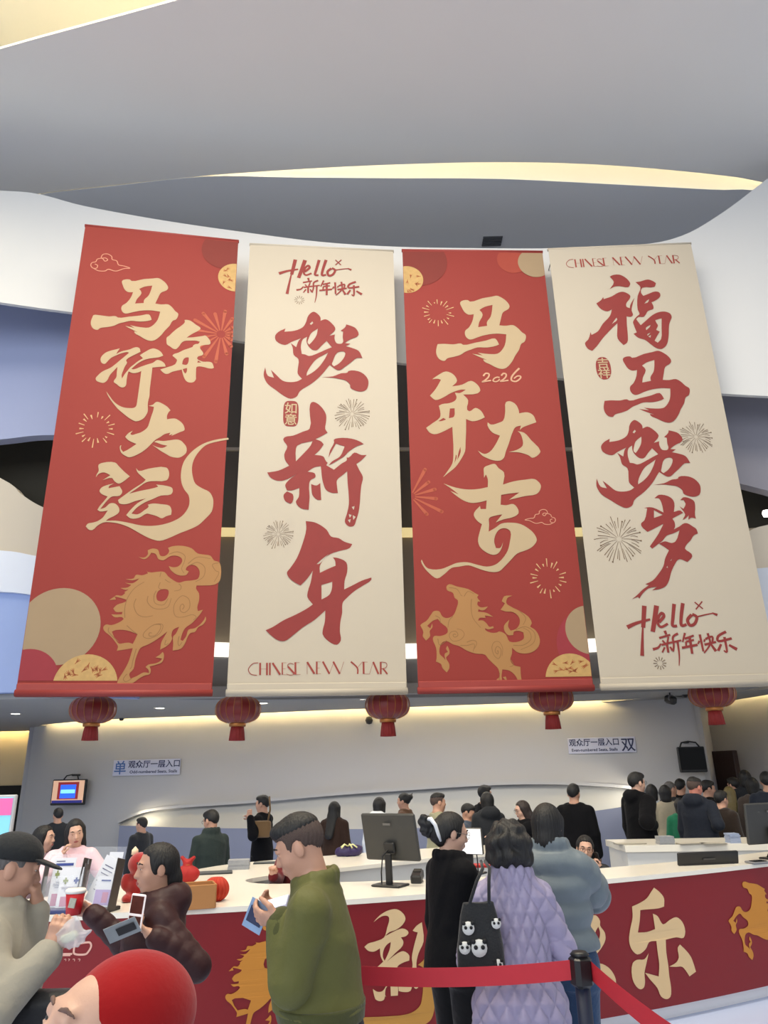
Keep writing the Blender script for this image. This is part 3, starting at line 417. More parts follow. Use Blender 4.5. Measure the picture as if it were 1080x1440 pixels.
GR = {"ma3":[202,382,818,963],"ma4":[232,865,801,1399],"he4":[120,1371,755,1971],"cny4":[112,94,896,169],"hello4":[191,2567,795,2935],"cloud3":[696,1960,886,2058],"seal2":[263,1219,360,1402],"seal4":[218,897,316,1068],"fw1a":[227,1493,126],"fw1b":[924,761,235],"fw2a":[701,1302,117],"fw2b":[255,2119,92],"fw2c":[349,448,35],"fw3a":[229,522,120],"fw3b":[-4,1869,229],"fw3c":[804,2397,125],"fw4a":[787,1506,117],"fw4b":[214,2169,155],"fw4c":[348,2918,37],"c1a":[172,2686,211],"c1b":[52,2957,82],"c1c":[339,3002,164],"c1d":[993,308,112],"c1e":[911,93,151],"c3a":[26,253,112],"c3b":[110,100,202],"c3c":[936,102,120],"c3d":[779,80,110],"c3e":[1018,2710,143],"c3f":[883,3000,153],"c3g":[1025,2795,210]}
WB, HB = 2.412, 7.384


def bmat(name, rgb, *a, **k): return mat(name, tuple(v*.84 for v in rgb), *a, **k)


RED = bmat('banner_red', (155, 42, 31), .75, vary=.03, scale=1.2, bump=.03, bscale=200, sheen=.1)
CREAM = bmat('banner_cream', (210, 198, 178), .75, vary=.02, scale=1.2, bump=.03, bscale=200, sheen=.1)
INKC = bmat('ink_cream', (200, 176, 138), .7, vary=.02)
INKR = bmat('ink_red', (150, 44, 40), .7, vary=.10, scale=5)
GOLD = bmat('print_gold', (182, 130, 72), .65, vary=.04, scale=3)
GOLDL = bmat('print_gold_line', (150, 104, 52), .65)
DISH = bmat('print_sand', (172, 146, 112), .7, vary=.05, scale=3)
DARKR = bmat('print_deep_red', (134, 42, 32), .75)
PINKR = bmat('print_rose_red', (160, 46, 56), .75)
CORAL = bmat('print_coral', (188, 84, 54), .7)
SPARK = bmat('print_spark', (226, 180, 130), .7)
BROWNL = bmat('print_brown_line', (128, 104, 80), .7)
FLOWER = bmat('print_flower_gold', (206, 166, 100), .65, vary=.22, scale=14)


def smooth_poly(p, n=3):
    P_ = [np.array(q, float) for q in p]; m = len(P_); out = []
    def tan(i):
        a = P_[i]-P_[i-1]; b_ = P_[(i+1) % m]-P_[i]
        la, lb = np.linalg.norm(a)+1e-9, np.linalg.norm(b_)+1e-9
        if (a @ b_)/(la*lb) < .35: return None
        return (a/la+b_/lb)/2
    T_ = [tan(i) for i in range(m)]
    for i in range(m):
        p1, p2 = P_[i], P_[(i+1) % m]; L = np.linalg.norm(p2-p1)
        t1 = T_[i]*L if T_[i] is not None else p2-p1; t2 = T_[(i+1) % m]*L if T_[(i+1) % m] is not None else p2-p1
        for k in range(n):
            t = k/n; h1 = 2*t**3-3*t*t+1; h2 = t**3-2*t*t+t; h3 = -2*t**3+3*t*t; h4 = t**3-t*t
            out.append(h1*p1+h2*t1+h3*p2+h4*t2)
    return out


def clip_rect(p, x0, y0, x1, y1):
    for ax, lim, sg in ((0, x0, 1), (0, x1, -1), (1, y0, 1), (1, y1, -1)):
        out = []
        for i in range(len(p)):
            a, b_ = p[i-1], p[i]; da, db = sg*(a[ax]-lim), sg*(b_[ax]-lim)
            if (da >= 0) != (db >= 0):
                t = da/(da-db); out.append(a+(b_-a)*t)
            if db >= 0: out.append(b_)
        p = out
        if not p: return p
    return p


class Print:
    """flat printed shapes on a sheet; fn maps artwork (u, v) and layer to a 3-D point"""
    def __init__(s, fn): s.fn = fn; s.v = []; s.f = []

    def poly(s, outer, holes=(), layer=0, smooth=True):
        loops = [smooth_poly(outer) if smooth else [np.array(q, float) for q in outer]] + [smooth_poly(h_) if smooth else [np.array(q, float) for q in h_] for h_ in holes]
        tri = tessellate_polygon([[Vector((q[0], q[1], 0)) for q in l] for l in loops])
        flat = [q for l in loops for q in l]; o = len(s.v)
        s.v += [s.fn(q[0], q[1], layer) for q in flat]
        for t in tri:
            a, b_, c_ = [flat[i] for i in t]
            cr = (b_[0]-a[0])*(c_[1]-a[1])-(b_[1]-a[1])*(c_[0]-a[0])
            if abs(cr) < 1e-9: continue
            s.f.append(tuple(o+i for i in (t if cr < 0 else t[::-1])))
        return s

    def stroke(s, pts, w0, w1, layer=0, n=4):
        p = catmull(pts, n) if len(pts) > 2 else [np.array(q, float) for q in pts]
        L, R = [], []
        for i, q in enumerate(p):
            t = p[min(i+1, len(p)-1)]-p[max(i-1, 0)]; t = t/(np.linalg.norm(t)+1e-9); nn = np.array([-t[1], t[0]])
            w = (w0+(w1-w0)*i/(len(p)-1))/2; L.append(q+nn*w); R.append(q-nn*w)
        o = len(s.v); m = len(p)
        s.v += [s.fn(q[0], q[1], layer+.0) for q in L]+[s.fn(q[0], q[1], layer+.0) for q in R]
        for i in range(m-1): s.f.append((o+i, o+i+1, o+m+i+1, o+m+i))
        return s

    def build(s, name, m, parent):
        me = bpy.data.meshes.new(name); me.from_pydata([tuple(q) for q in s.v], [], s.f); me.update()
        return link_mesh(name, me, m, parent)


def disc(u, v, r, n=48): return [np.array([u+r*math.cos(t), v+r*math.sin(t)]) for t in np.linspace(0, 2*math.pi, n, endpoint=False)]


def remap(pts, src, dst):
    (x0, y0, x1, y1), (a0, b0, a1, b1) = src, dst
    return [[a0+(p[0]-x0)/(x1-x0)*(a1-a0), b0+(p[1]-y0)/(y1-y0)*(b1-b0)] for p in pts]


def gbox(g):
    pts = sum(g['c'], []) if 'c' in g else sum([q[0] for q in g['s']], [])
    a = np.array(pts); return (*a.min(0), *a.max(0))


def glyph(pr, key, dst=None, layer=2):
    g = GL[key]; src = gbox(g)
    mp = (lambda p: remap(p, src, dst)) if dst else (lambda p: p)
    if 'c' in g:
        cs = [mp(c_) for c_ in g['c']]; hs_ = [mp(h_) for h_ in g['h']]
        for i, c_ in enumerate(cs):
            bx_ = np.array(c_); lo_, hi_ = bx_.min(0), bx_.max(0)
            def inside(p, poly=c_):
                n_, k_ = 0, len(poly)
                for j in range(k_):
                    (xa, ya), (xb, yb) = poly[j-1], poly[j]
                    if (ya > p[1]) != (yb > p[1]) and p[0] < (xb-xa)*(p[1]-ya)/(yb-ya)+xa: n_ += 1
                return n_ % 2
            hh = [h_ for h_ in hs_ if inside(np.mean(h_, 0))]
            pr.poly(c_, hh, layer+i*.15)
    else:
        kx = (dst[2]-dst[0])/(src[2]-src[0]) if dst else 1
        for i, (p, w0, w1) in enumerate(g['s']): pr.stroke(mp(p), w0*abs(kx), w1*abs(kx), layer+i*.02)
    return pr


def firework(pr, c_, style, seed=0, layer=1):
    u, v, r = c_; R_ = random.Random(seed)
    lim = lambda q: 6 < q[0] < 994 and 10 < q[1] < 2985
    if style == 'spark':
        for i in range(20):
            a = 2*math.pi*i/20+R_.uniform(-.08, .08); r0 = r*R_.uniform(.50, .62); r1 = r*(R_.uniform(.82, 1.0) if i % 2 else R_.uniform(.70, .8))
            q0 = np.array([u+r0*math.cos(a), v+r0*math.sin(a)]); q1 = np.array([u+r1*math.cos(a), v+r1*math.sin(a)])
            if lim(q1) and lim(q0): pr.stroke([q0, q1], r*.025, r*(.085 if i % 2 == 0 else .055), layer)
    elif style == 'line':
        for i in range(38):
            a = 2*math.pi*i/38+R_.uniform(-.06, .06); r0 = r*(R_.uniform(.35, .5) if i % 3 else .10); r1 = r*R_.uniform(.75, 1.0); bnd = .10*r*math.cos(a)
            q0 = np.array([u+r0*math.cos(a), v+r0*math.sin(a)]); q1 = np.array([u+r1*math.cos(a), v+r1*math.sin(a)+abs(bnd)]); qm = (q0+q1)/2-np.array([0, abs(bnd)*.3])
            pr.stroke([q0, qm, q1], r*.012, r*.030, layer)
            if i % 6 == 0: pr.poly(disc(q1[0], q1[1], r*.035, 8), (), layer, False)
    elif style == 'star':
        for i in range(12):
            a = 2*math.pi*i/12
            pr.stroke([(u+r*.4*math.cos(a), v+r*.4*math.sin(a)), (u+r*math.cos(a), v+r*math.sin(a))], r*.08, r*.13, layer)
    else:
        for i in range(16):
            a = 2*math.pi*i/16+.1; r0 = r*.12; r1 = r*R_.uniform(.62, .95)
            q0 = np.array([u+r0*math.cos(a), v+r0*math.sin(a)]); q1 = np.array([u+r1*math.cos(a), v+r1*math.sin(a)])
            while not lim(q1) and r1 > r0*1.5: r1 *= .9; q1 = np.array([u+r1*math.cos(a), v+r1*math.sin(a)])
            if lim(q1) and lim(q0): pr.stroke([q0, q1], r*.03, r*.10, layer); pr.poly(disc(q1[0], q1[1], r*.05, 10), (), layer, False)
    return pr


def text_mesh(name, body, size, m, parent, bold=0.0, shear=0.0, align='LEFT', width=1.0):
    cu = bpy.data.curves.new(name, 'FONT'); cu.body = body; cu.size = size; cu.offset = bold; cu.shear = shear
    cu.align_x = align; cu.resolution_u = 3; cu.extrude = .0008
    t = bpy.data.objects.new(name, cu); COL.objects.link(t)
    dg = bpy.context.evaluated_depsgraph_get(); dg.update()
    me = bpy.data.meshes.new_from_object(t.evaluated_get(dg)); bpy.data.objects.remove(t)
    me.name = name; me.materials.clear()
    if width != 1.0:
        for v in me.vertices: v.co.x *= width
    o = link_mesh(name, me, m, parent); o.rotation_euler = (math.pi/2, 0, 0)
    return o


corners = {1: ((-4.693, 9.306), (-2.323, 9.746)), 2: ((-2.148, 9.828), (.261, 10.077)), 3: ((.409, 10.057), (2.823, 10.177)), 4: ((2.920, 10.119), (5.320, 10.051))}
Z0 = 2.9


def banner(k, m, barm, label):
    (xa, ya), (xb, yb) = corners[k]
    root = empty('hanging_banner', ((xa+xb)/2, (ya+yb)/2, Z0), math.atan2(yb-ya, xb-xa))
    tag(root, label, 'banner', 'New Year banners hung from the balcony')
    b_ = MB(); rows_ = []
    for j in range(25):
        z = HB*j/24; rows_.append([(WB*(i/16-.5), .0022*math.sin(i*.55+k)*math.sin(j*.21+k*2), z) for i in range(17)])
    b_.slab(rows_, (0, .006, 0)); b_.build('cloth_panel', m, root)
    b_ = MB(); b_.tube([(-WB/2-.01, .0, .05), (WB/2+.01, .0, .05)], .045, 12); b_.box((0, -.012, .095), (WB, .03, .15), bev=.012); b_.build('bottom_hem', barm, root)
    b_ = MB(); b_.tube([(-WB/2-.01, .02, HB), (WB/2+.01, .02, HB)], .028, 10); b_.build('top_rail', barm, root)
    for sx in (-.46, 0, .46):
        b_ = MB(); b_.tube([(sx*WB, .02, HB-.03), (sx*WB, .86, HB-.02)], .010, 6); b_.build('cord', mat('cord_grey', (150, 150, 150), .6), root)
    def fn(u, v, layer): return ((u/1000-.5)*WB, -.0034-layer*.0006, HB*(1-v/3062))
    return root, fn


def pr(fn): return Print(fn)


RECT = (2, 16, 998, 2978)
b1, f1 = banner(1, RED, bmat('banner_red_hem', (166, 56, 48), .6), 'first red banner from the left, with a cream greeting above a galloping horse looking back')
for key, nm in (('ma', 'character'), ('nian1', 'character'), ('xing', 'character'), ('da1', 'character'), ('yun', 'character')):
    glyph(pr(f1), key).build('brush_'+nm, INKC, b1)
x = pr(f1); x.poly(clip_rect(disc(*GR['c1e']), *RECT), (), .2, False); x.build('disc_print', DARKR, b1)
x = pr(f1); x.poly(clip_rect(disc(*GR['c1d']), *RECT), (), .6, False); x.build('disc_print', FLOWER, b1)
x = pr(f1); x.poly(clip_rect(disc(*GR['c1a']), *RECT), (), .2, False); x.build('disc_print', DISH, b1)
x = pr(f1); u_, v_, r_ = GR['c1b']; x.poly(clip_rect(disc(u_-10, v_+10, r_*1.9), *RECT), (), .5, False); x.build('disc_print', PINKR, b1)
x = pr(f1); x.poly(clip_rect(disc(*GR['c1c']), *RECT), (), .8, False); x.build('disc_print', FLOWER, b1)


def petals(fn, c_, n, seed, parent):
    x_ = pr(fn); R_ = random.Random(seed); u, v, r = c_
    for i in range(n):
        a, q = R_.uniform(0, 6.28), r*math.sqrt(R_.random())*.85; cx_, cy_ = u+q*math.cos(a), v+q*math.sin(a)
        if not (RECT[0]+25 < cx_ < RECT[2]-25 and RECT[1]+20 < cy_ < RECT[3]-25): continue
        th = R_.uniform(0, 6.28)
        for d_ in (-.45, 0, .45): x_.stroke([(cx_, cy_), (cx_+22*math.cos(th+d_), cy_+22*math.sin(th+d_))], 7, 2, 1.2)
        x_.stroke([(cx_-14*math.cos(th), cy_-14*math.sin(th)), (cx_, cy_)], 3, 6, 1.2)
    x_.build('sprig_print', mat('print_sprig', (150, 84, 44), .7), parent)


petals(f1, GR['c1c'], 60, 3, b1); petals(f1, GR['c1d'], 22, 4, b1)
firework(pr(f1), GR['fw1a'], 'spark', 1).build('firework_print', SPARK, b1)
firework(pr(f1), GR['fw1b'], 'bold', 2).build('firework_print', CORAL, b1)
glyph(pr(f1), 'cloud').build('cloud_print', bmat('print_cloud_line', (228, 156, 128), .7), b1)
glyph(pr(f1), 'horse1', layer=2).build('horse_print', GOLD, b1)
glyph(pr(f1), 'horse1l', layer=3).build('horse_line_print', GOLDL, b1)

b2, f2 = banner(2, CREAM, CREAM, 'cream banner with three red brush characters and a red greeting at its top')
for key in ('he', 'xin', 'nian2'): glyph(pr(f2), key).build('brush_character', INKR, b2)
glyph(pr(f2), 'hello').build('script_lettering', INKR, b2)
glyph(pr(f2), 'cny').build('greeting_lettering', mat('ink_brown_red', (140, 52, 44), .7), b2)
for k_ in ('fw2a', 'fw2b'): firework(pr(f2), GR[k_], 'line', 5).build('firework_print', BROWNL, b2)
firework(pr(f2), GR['fw2c'], 'star', 5).build('star_print', BROWNL, b2)

b3, f3 = banner(3, RED, bmat('banner_red_hem', (166, 56, 48), .6), 'red banner with a year number and a rearing horse below its cream greeting')
glyph(pr(f3), 'ma', GR['ma3']).build('brush_character', INKC, b3)
for key in ('nian3', 'da3', 'ji'): glyph(pr(f3), key).build('brush_character', INKC, b3)
glyph(pr(f3), 'y2026').build('year_lettering', bmat('ink_peach', (222, 170, 136), .7), b3)
x = pr(f3); x.poly(clip_rect(disc(*GR['c3b']), *RECT), (), .2, False); x.build('disc_print', DARKR, b3)
x = pr(f3); x.poly(clip_rect(disc(*GR['c3a']), *RECT), (), .6, False); x.build('disc_print', FLOWER, b3)
x = pr(f3); x.poly(clip_rect(disc(*GR['c3d']), *RECT), (), .2, False); x.build('disc_print', bmat('print_brick', (172, 62, 42), .7), b3)
x = pr(f3); x.poly(clip_rect(disc(*GR['c3c']), *RECT), (), .6, False); x.build('disc_print', DISH, b3)
x = pr(f3); x.poly(clip_rect(disc(*GR['c3g']), *RECT), (), .2, False); x.build('disc_print', PINKR, b3)
x = pr(f3); x.poly(clip_rect(disc(*GR['c3e']), *RECT), (), .5, False); x.build('disc_print', DISH, b3)
x = pr(f3); x.poly(clip_rect(disc(*GR['c3f']), *RECT), (), .8, False); x.build('disc_print', FLOWER, b3)
petals(f3, GR['c3f'], 60, 7, b3); petals(f3, GR['c3a'], 22, 8, b3)
firework(pr(f3), GR['fw3a'], 'spark', 6).build('firework_print', SPARK, b3)
firework(pr(f3), GR['fw3c'], 'spark', 7).build('firework_print', SPARK, b3)
firework(pr(f3), GR['fw3b'], 'bold', 8).build('firework_print', CORAL, b3)
c3 = GR['cloud3']; glyph(pr(f3), 'cloud', [c3[2], c3[1], c3[0], c3[3]]).build('cloud_print', bmat('print_cloud_line', (228, 156, 128), .7), b3)
glyph(pr(f3), 'horse2', layer=2).build('horse_print', GOLD, b3)
glyph(pr(f3), 'horse2l', layer=3).build('horse_line_print', GOLDL, b3)

b4, f4 = banner(4, CREAM, CREAM, 'cream banner with four red brush characters and a red greeting near its foot')
glyph(pr(f4), 'ma', GR['ma4']).build('brush_character', INKR, b4); glyph(pr(f4), 'he', GR['he4']).build('brush_character', INKR, b4)
for key in ('fu', 'sui'): glyph(pr(f4), key).build('brush_character', INKR, b4)
glyph(pr(f4), 'hello', GR['hello4']).build('script_lettering', INKR, b4)
glyph(pr(f4), 'cny', GR['cny4']).build('greeting_lettering', mat('ink_brown_red', (140, 52, 44), .7), b4)
for k_ in ('fw4a', 'fw4b'): firework(pr(f4), GR[k_], 'line', 9).build('firework_print', BROWNL, b4)
firework(pr(f4), GR['fw4c'], 'star', 5).build('star_print', BROWNL, b4)


def seal(root, fn, bx_, chars, round_):
    a, b_, c_, d_ = bx_; x_ = pr(fn); w, h_ = c_-a, d_-b_
    e = []
    for t in np.linspace(0, 2*math.pi, 40, endpoint=False):
        ct, st_ = math.cos(t), math.sin(t); p_ = round_
        e.append(np.array([(a+c_)/2+w/2*math.copysign(abs(ct)**p_, ct), (b_+d_)/2+h_/2*math.copysign(abs(st_)**p_, st_)]))
    x_.poly(e, (), .5, False); o_ = x_.build('seal_stamp', INKR, root)
    for i, ch in enumerate(chars):
        t_ = text_mesh('seal_character', ch, w/1000*WB*.86, INKC, o_, bold=.002, align='CENTER')
        q_ = fn((a+c_)/2, b_+h_*(.46+.44*i), 2); t_.location = (q_[0], q_[1]-.001, q_[2])


seal(b2, f2, GR['seal2'], '如意', .55); seal(b4, f4, GR['seal4'], '吉祥', .85)


# ------------------------------------------------------------------ figures: one continuous skin per body


def rot(yaw=0, pitch=0, roll=0):
    """yaw turns left, pitch looks down, roll tips the crown to the right"""
    cy, sy = math.cos(yaw), math.sin(yaw); cp, sp = math.cos(-pitch), math.sin(-pitch); cr, sr = math.cos(roll), math.sin(roll)
    Rz = np.array([[cy, -sy, 0], [sy, cy, 0], [0, 0, 1]]); Rx = np.array([[1, 0, 0], [0, cp, -sp], [0, sp, cp]])
    Ry = np.array([[cr, 0, sr], [0, 1, 0], [-sr, 0, cr]])
    return Rz @ Rx @ Ry


class Field:
    """a soft union of rounded shapes, turned into one closed surface"""
    def __init__(s, vox): s.vox = vox; s.it = []

    def _push(s, fn, lo, hi, k, op):
        s.it.append((fn, np.array(lo, float), np.array(hi, float), k, op)); return s

    def cone(s, a, b, ra, rb, k=.02, op='+', sq=None, puff=None):
        a = np.array(a, float); b = np.array(b, float); ax = b-a; L2 = max(ax @ ax, 1e-9); L = math.sqrt(L2)
        S = np.ones(3) if sq is None else np.array(sq, float)
        mn = S.min()
        def fn(x, y, z):
            px, py, pz = x-a[0], y-a[1], z-a[2]
            t = np.clip((px*ax[0]+py*ax[1]+pz*ax[2])/L2, 0, 1)
            dx = (px-ax[0]*t)/S[0]; dy = (py-ax[1]*t)/S[1]; dz = (pz-ax[2]*t)/S[2]
            r = ra+(rb-ra)*t
            if puff: r = r+puff[0]*(np.abs(np.sin(math.pi*t*L/puff[1]))-.5)
            return (np.sqrt(dx*dx+dy*dy+dz*dz)-r)*mn
        R = max(ra, rb)*S.max()+(puff[0] if puff else 0)
        return s._push(fn, np.minimum(a, b)-R, np.maximum(a, b)+R, k, op)

    def ell(s, c, r, R=None, k=.02, op='+'):
        c = np.array(c, float); r = np.array(r, float); M = np.eye(3) if R is None else np.array(R).T
        mn = r.min()
        def fn(x, y, z):
            px, py, pz = x-c[0], y-c[1], z-c[2]
            u = (M[0, 0]*px+M[0, 1]*py+M[0, 2]*pz)/r[0]; v = (M[1, 0]*px+M[1, 1]*py+M[1, 2]*pz)/r[1]
            w = (M[2, 0]*px+M[2, 1]*py+M[2, 2]*pz)/r[2]
            d = np.sqrt(u*u+v*v+w*w)
            g = np.sqrt((u/r[0])**2+(v/r[1])**2+(w/r[2])**2)+1e-6
            return d*(d-1)/g
        e = np.abs(np.array(np.eye(3) if R is None else R)) @ r
        return s._push(fn, c-e, c+e, k, op)

    def box(s, c, h, R=None, rad=.01, k=.01, op='+'):
        c = np.array(c, float); h = np.array(h, float); M = np.eye(3) if R is None else np.array(R).T
        def fn(x, y, z):
            px, py, pz = x-c[0], y-c[1], z-c[2]
            q = [np.abs(M[i, 0]*px+M[i, 1]*py+M[i, 2]*pz)-(h[i]-rad) for i in range(3)]
            o = np.sqrt(sum(np.maximum(t, 0)**2 for t in q)); i = np.minimum(np.maximum(np.maximum(q[0], q[1]), q[2]), 0)
            return o+i-rad
        e = np.abs(np.array(np.eye(3) if R is None else R)) @ h
        return s._push(fn, c-e, c+e, k, op)

    def stack(s, secs, k=.03, op='+', p=2.0, puff=None):
        """secs: (z, half width, half depth, x centre, y centre) from low to high"""
        q = np.array(secs, float); z0, z1 = q[0, 0], q[-1, 0]
        zz = np.linspace(z0, z1, 60)
        # soften the profile
        cols = [np.interp(zz, q[:, 0], q[:, i]) for i in range(1, 5)]
        ker = np.array([1, 2, 3, 2, 1.])/9
        cols = [np.convolve(np.pad(c, 2, mode='edge'), ker, 'valid') for c in cols]
        def fn(x, y, z):
            zc = np.clip(z, z0, z1)
            a, b, xc, yc = [np.interp(zc, zz, c) for c in cols]
            if puff:
                w = puff[0]*(np.abs(np.sin(math.pi*zc/puff[1]))-.5); a = a+w; b = b+w
            u = np.abs((x-xc)/a); v = np.abs((y-yc)/b)
            rr = (u**p+v**p)**(1/p)
            g = np.sqrt((u/a)**2+(v/b)**2)+1e-6
            d = np.where(rr > .3, (rr-1)*rr/np.maximum(g, 1e-4), -.7*np.minimum(a, b))
            e = np.maximum(z0-z, z-z1)
            return np.where((d > 0) & (e > 0), np.sqrt(np.maximum(d, 0)**2+np.maximum(e, 0)**2), np.maximum(d, e))
        A = max(q[:, 1].max(), q[:, 2].max())+.03
        lo = (q[:, 3].min()-q[:, 1].max()-.03, q[:, 4].min()-q[:, 2].max()-.03, z0); hi = (q[:, 3].max()+q[:, 1].max()+.03, q[:, 4].max()+q[:, 2].max()+.03, z1)
        return s._push(fn, lo, hi, k, op)

    def cut(s, point, normal):
        """removes what lies on the normal's side of a plane"""
        s.it.append((np.array(point, float), np.array(normal, float)/np.linalg.norm(normal), None, 0, 'cut')); return s

    def mesh(s, bumpfn=None):
        h = s.vox; add = [i for i in s.it if i[4] == '+']
        lo = np.min([i[1] for i in add], 0)-3*h; hi = np.max([i[2] for i in add], 0)+3*h
        n = np.ceil((hi-lo)/h).astype(int)+1
        g = [(lo[i]+h*np.arange(n[i])).astype(np.float32) for i in range(3)]
        f = np.full(n, .5, np.float32)
        for fn, a, b, k, op in s.it:
            if op == 'cut':
                d = (g[0]*a[0])[:, None, None]+(g[1]*a[1])[None, :, None]+(g[2]*a[2])[None, None, :]-np.float32(fn @ a)
                f = np.maximum(f, d); continue
            m = k+2.5*h
            i0 = np.clip(np.floor((a-m-lo)/h).astype(int), 0, n-1); i1 = np.clip(np.ceil((b+m-lo)/h).astype(int)+1, 1, n)
            if np.any(i1 <= i0): continue
            sl = tuple(slice(i0[j], i1[j]) for j in range(3))
            d = fn(g[0][sl[0]][:, None, None], g[1][sl[1]][None, :, None], g[2][sl[2]][None, None, :]).astype(np.float32)
            c = f[sl]
            if op == '+':
                w = np.maximum(k-np.abs(c-d), 0)/k if k > 0 else 0
                f[sl] = np.minimum(c, d)-w*w*k*.25
            else:
                d = -d; w = np.maximum(k-np.abs(c-d), 0)/k if k > 0 else 0
                f[sl] = np.maximum(c, d)+w*w*k*.25
        v, q = surface_nets(f)
        v = v*h+lo
        if bumpfn is not None and len(v):
            nrm = vert_normals(v, q); v = v+nrm*bumpfn(v, nrm)[:, None]
        return v, q


def vert_normals(v, q):
    fn = np.cross(v[q[:, 2]]-v[q[:, 0]], v[q[:, 3]]-v[q[:, 1]])
    n = np.zeros_like(v)
    for i in range(4): np.add.at(n, q[:, i], fn)
    return n/(np.linalg.norm(n, axis=1, keepdims=True)+1e-12)


def surface_nets(f):
    s = f < 0
    c = np.zeros(tuple(k-1 for k in f.shape), np.uint8)
    for i in (0, 1):
        for j in (0, 1):
            for k in (0, 1):
                c += s[i:s.shape[0]-1+i, j:s.shape[1]-1+j, k:s.shape[2]-1+k]
    act = (c > 0) & (c < 8)
    I, J, K = np.nonzero(act)
    idx = np.full(act.shape, -1, np.int32); idx[I, J, K] = np.arange(len(I))
    acc = np.zeros((len(I), 3)); cnt = np.zeros(len(I))
    cor = [(i, j, k) for i in (0, 1) for j in (0, 1) for k in (0, 1)]
    val = {q: f[I+q[0], J+q[1], K+q[2]] for q in cor}
    for q in cor:
        for ax in range(3):
            if q[ax]: continue
            r = list(q); r[ax] = 1; r = tuple(r)
            a, b = val[q], val[r]; m = (a < 0) != (b < 0)
            t = np.where(m, a/np.where(m, a-b, 1), 0)
            for d in range(3):
                acc[:, d] += np.where(m, q[d]+(t if d == ax else 0), 0)
            cnt += m
    v = acc/cnt[:, None]+np.stack([I, J, K], 1)
    Q = []
    for ax in range(3):
        sa = [slice(None)]*3; sb = [slice(None)]*3; sa[ax] = slice(0, -1); sb[ax] = slice(1, None)
        A = s[tuple(sa)]; Bq = s[tuple(sb)]
        m = A != Bq
        u, w = [(1, 2), (2, 0), (0, 1)][ax]
        p = np.array(np.nonzero(m))
        ok = (p[u] > 0) & (p[w] > 0) & (p[u] < f.shape[u]-1) & (p[w] < f.shape[w]-1)
        p = p[:, ok]
        def cell(du, dw):
            r = p.copy(); r[u] -= du; r[w] -= dw; return idx[r[0], r[1], r[2]]
        quad = np.stack([cell(1, 1), cell(0, 1), cell(0, 0), cell(1, 0)], 1)
        flip = ~A[p[0], p[1], p[2]]
        quad[flip] = quad[flip][:, ::-1]
        Q.append(quad)
    q = np.concatenate(Q); q = q[(q >= 0).all(1)]
    return v, q


def wrinkle(amp, fx=9., fz=14., seed=0):
    r = np.random.RandomState(seed); ph = r.rand(8)*6.28
    rid = lambda a: (1-np.abs(np.sin(a)))**1.6
    def fn(v, n):
        x, y, z = v.T
        a = .5*fz*z+2.6*np.sin(fx*.6*x+ph[0])+2.1*np.sin(fx*.7*y+ph[1])+ph[2]
        b = .36*fz*z+.9*fx*(x*math.cos(ph[3])+y*math.sin(ph[3]))+1.6*np.sin(.55*fz*z+ph[4])
        m = .5+.5*np.sin(fx*.5*x+fx*.4*y+fz*.3*z+ph[5])
        return amp*(.9*rid(a)*m+.8*rid(b)*(1-m)-.45)
    return fn


def strands(amp, seed=0, fr=120.):
    r = np.random.RandomState(seed); ph = r.rand(4)*6.28
    def fn(v, n):
        x, y, z = v.T; th = np.arctan2(x-x.mean(), y-y.mean())
        return amp*(np.sin(fr*.12*th*2+8*z+ph[0])+.6*np.sin(fr*.25*th+23*z+ph[1]))*.5
    return fn


def curls(amp, fr=70.):
    def fn(v, n):
        x, y, z = v.T*fr
        return amp*(np.sin(x+1.3*np.sin(z*.7))*np.sin(y+1.1*np.sin(x*.8))+np.sin(z*1.1+.9*np.sin(y))*.6)
    return fn


def two_bone(S, T, l1, l2, hint):
    S = np.array(S, float); T = np.array(T, float); d = T-S; D = np.linalg.norm(d)
    if D > (l1+l2)*.995:
        T = S+d/D*(l1+l2)*.995; d = T-S; D = np.linalg.norm(d)
    u = d/D; a = (l1*l1-l2*l2+D*D)/(2*D); hgt = math.sqrt(max(l1*l1-a*a, 0))
    p = np.array(hint, float); p = p-(p @ u)*u; p = p/(np.linalg.norm(p)+1e-9)
    return S+u*a+p*hgt, T


def unit(v):
    v = np.array(v, float); return v/np.linalg.norm(v)


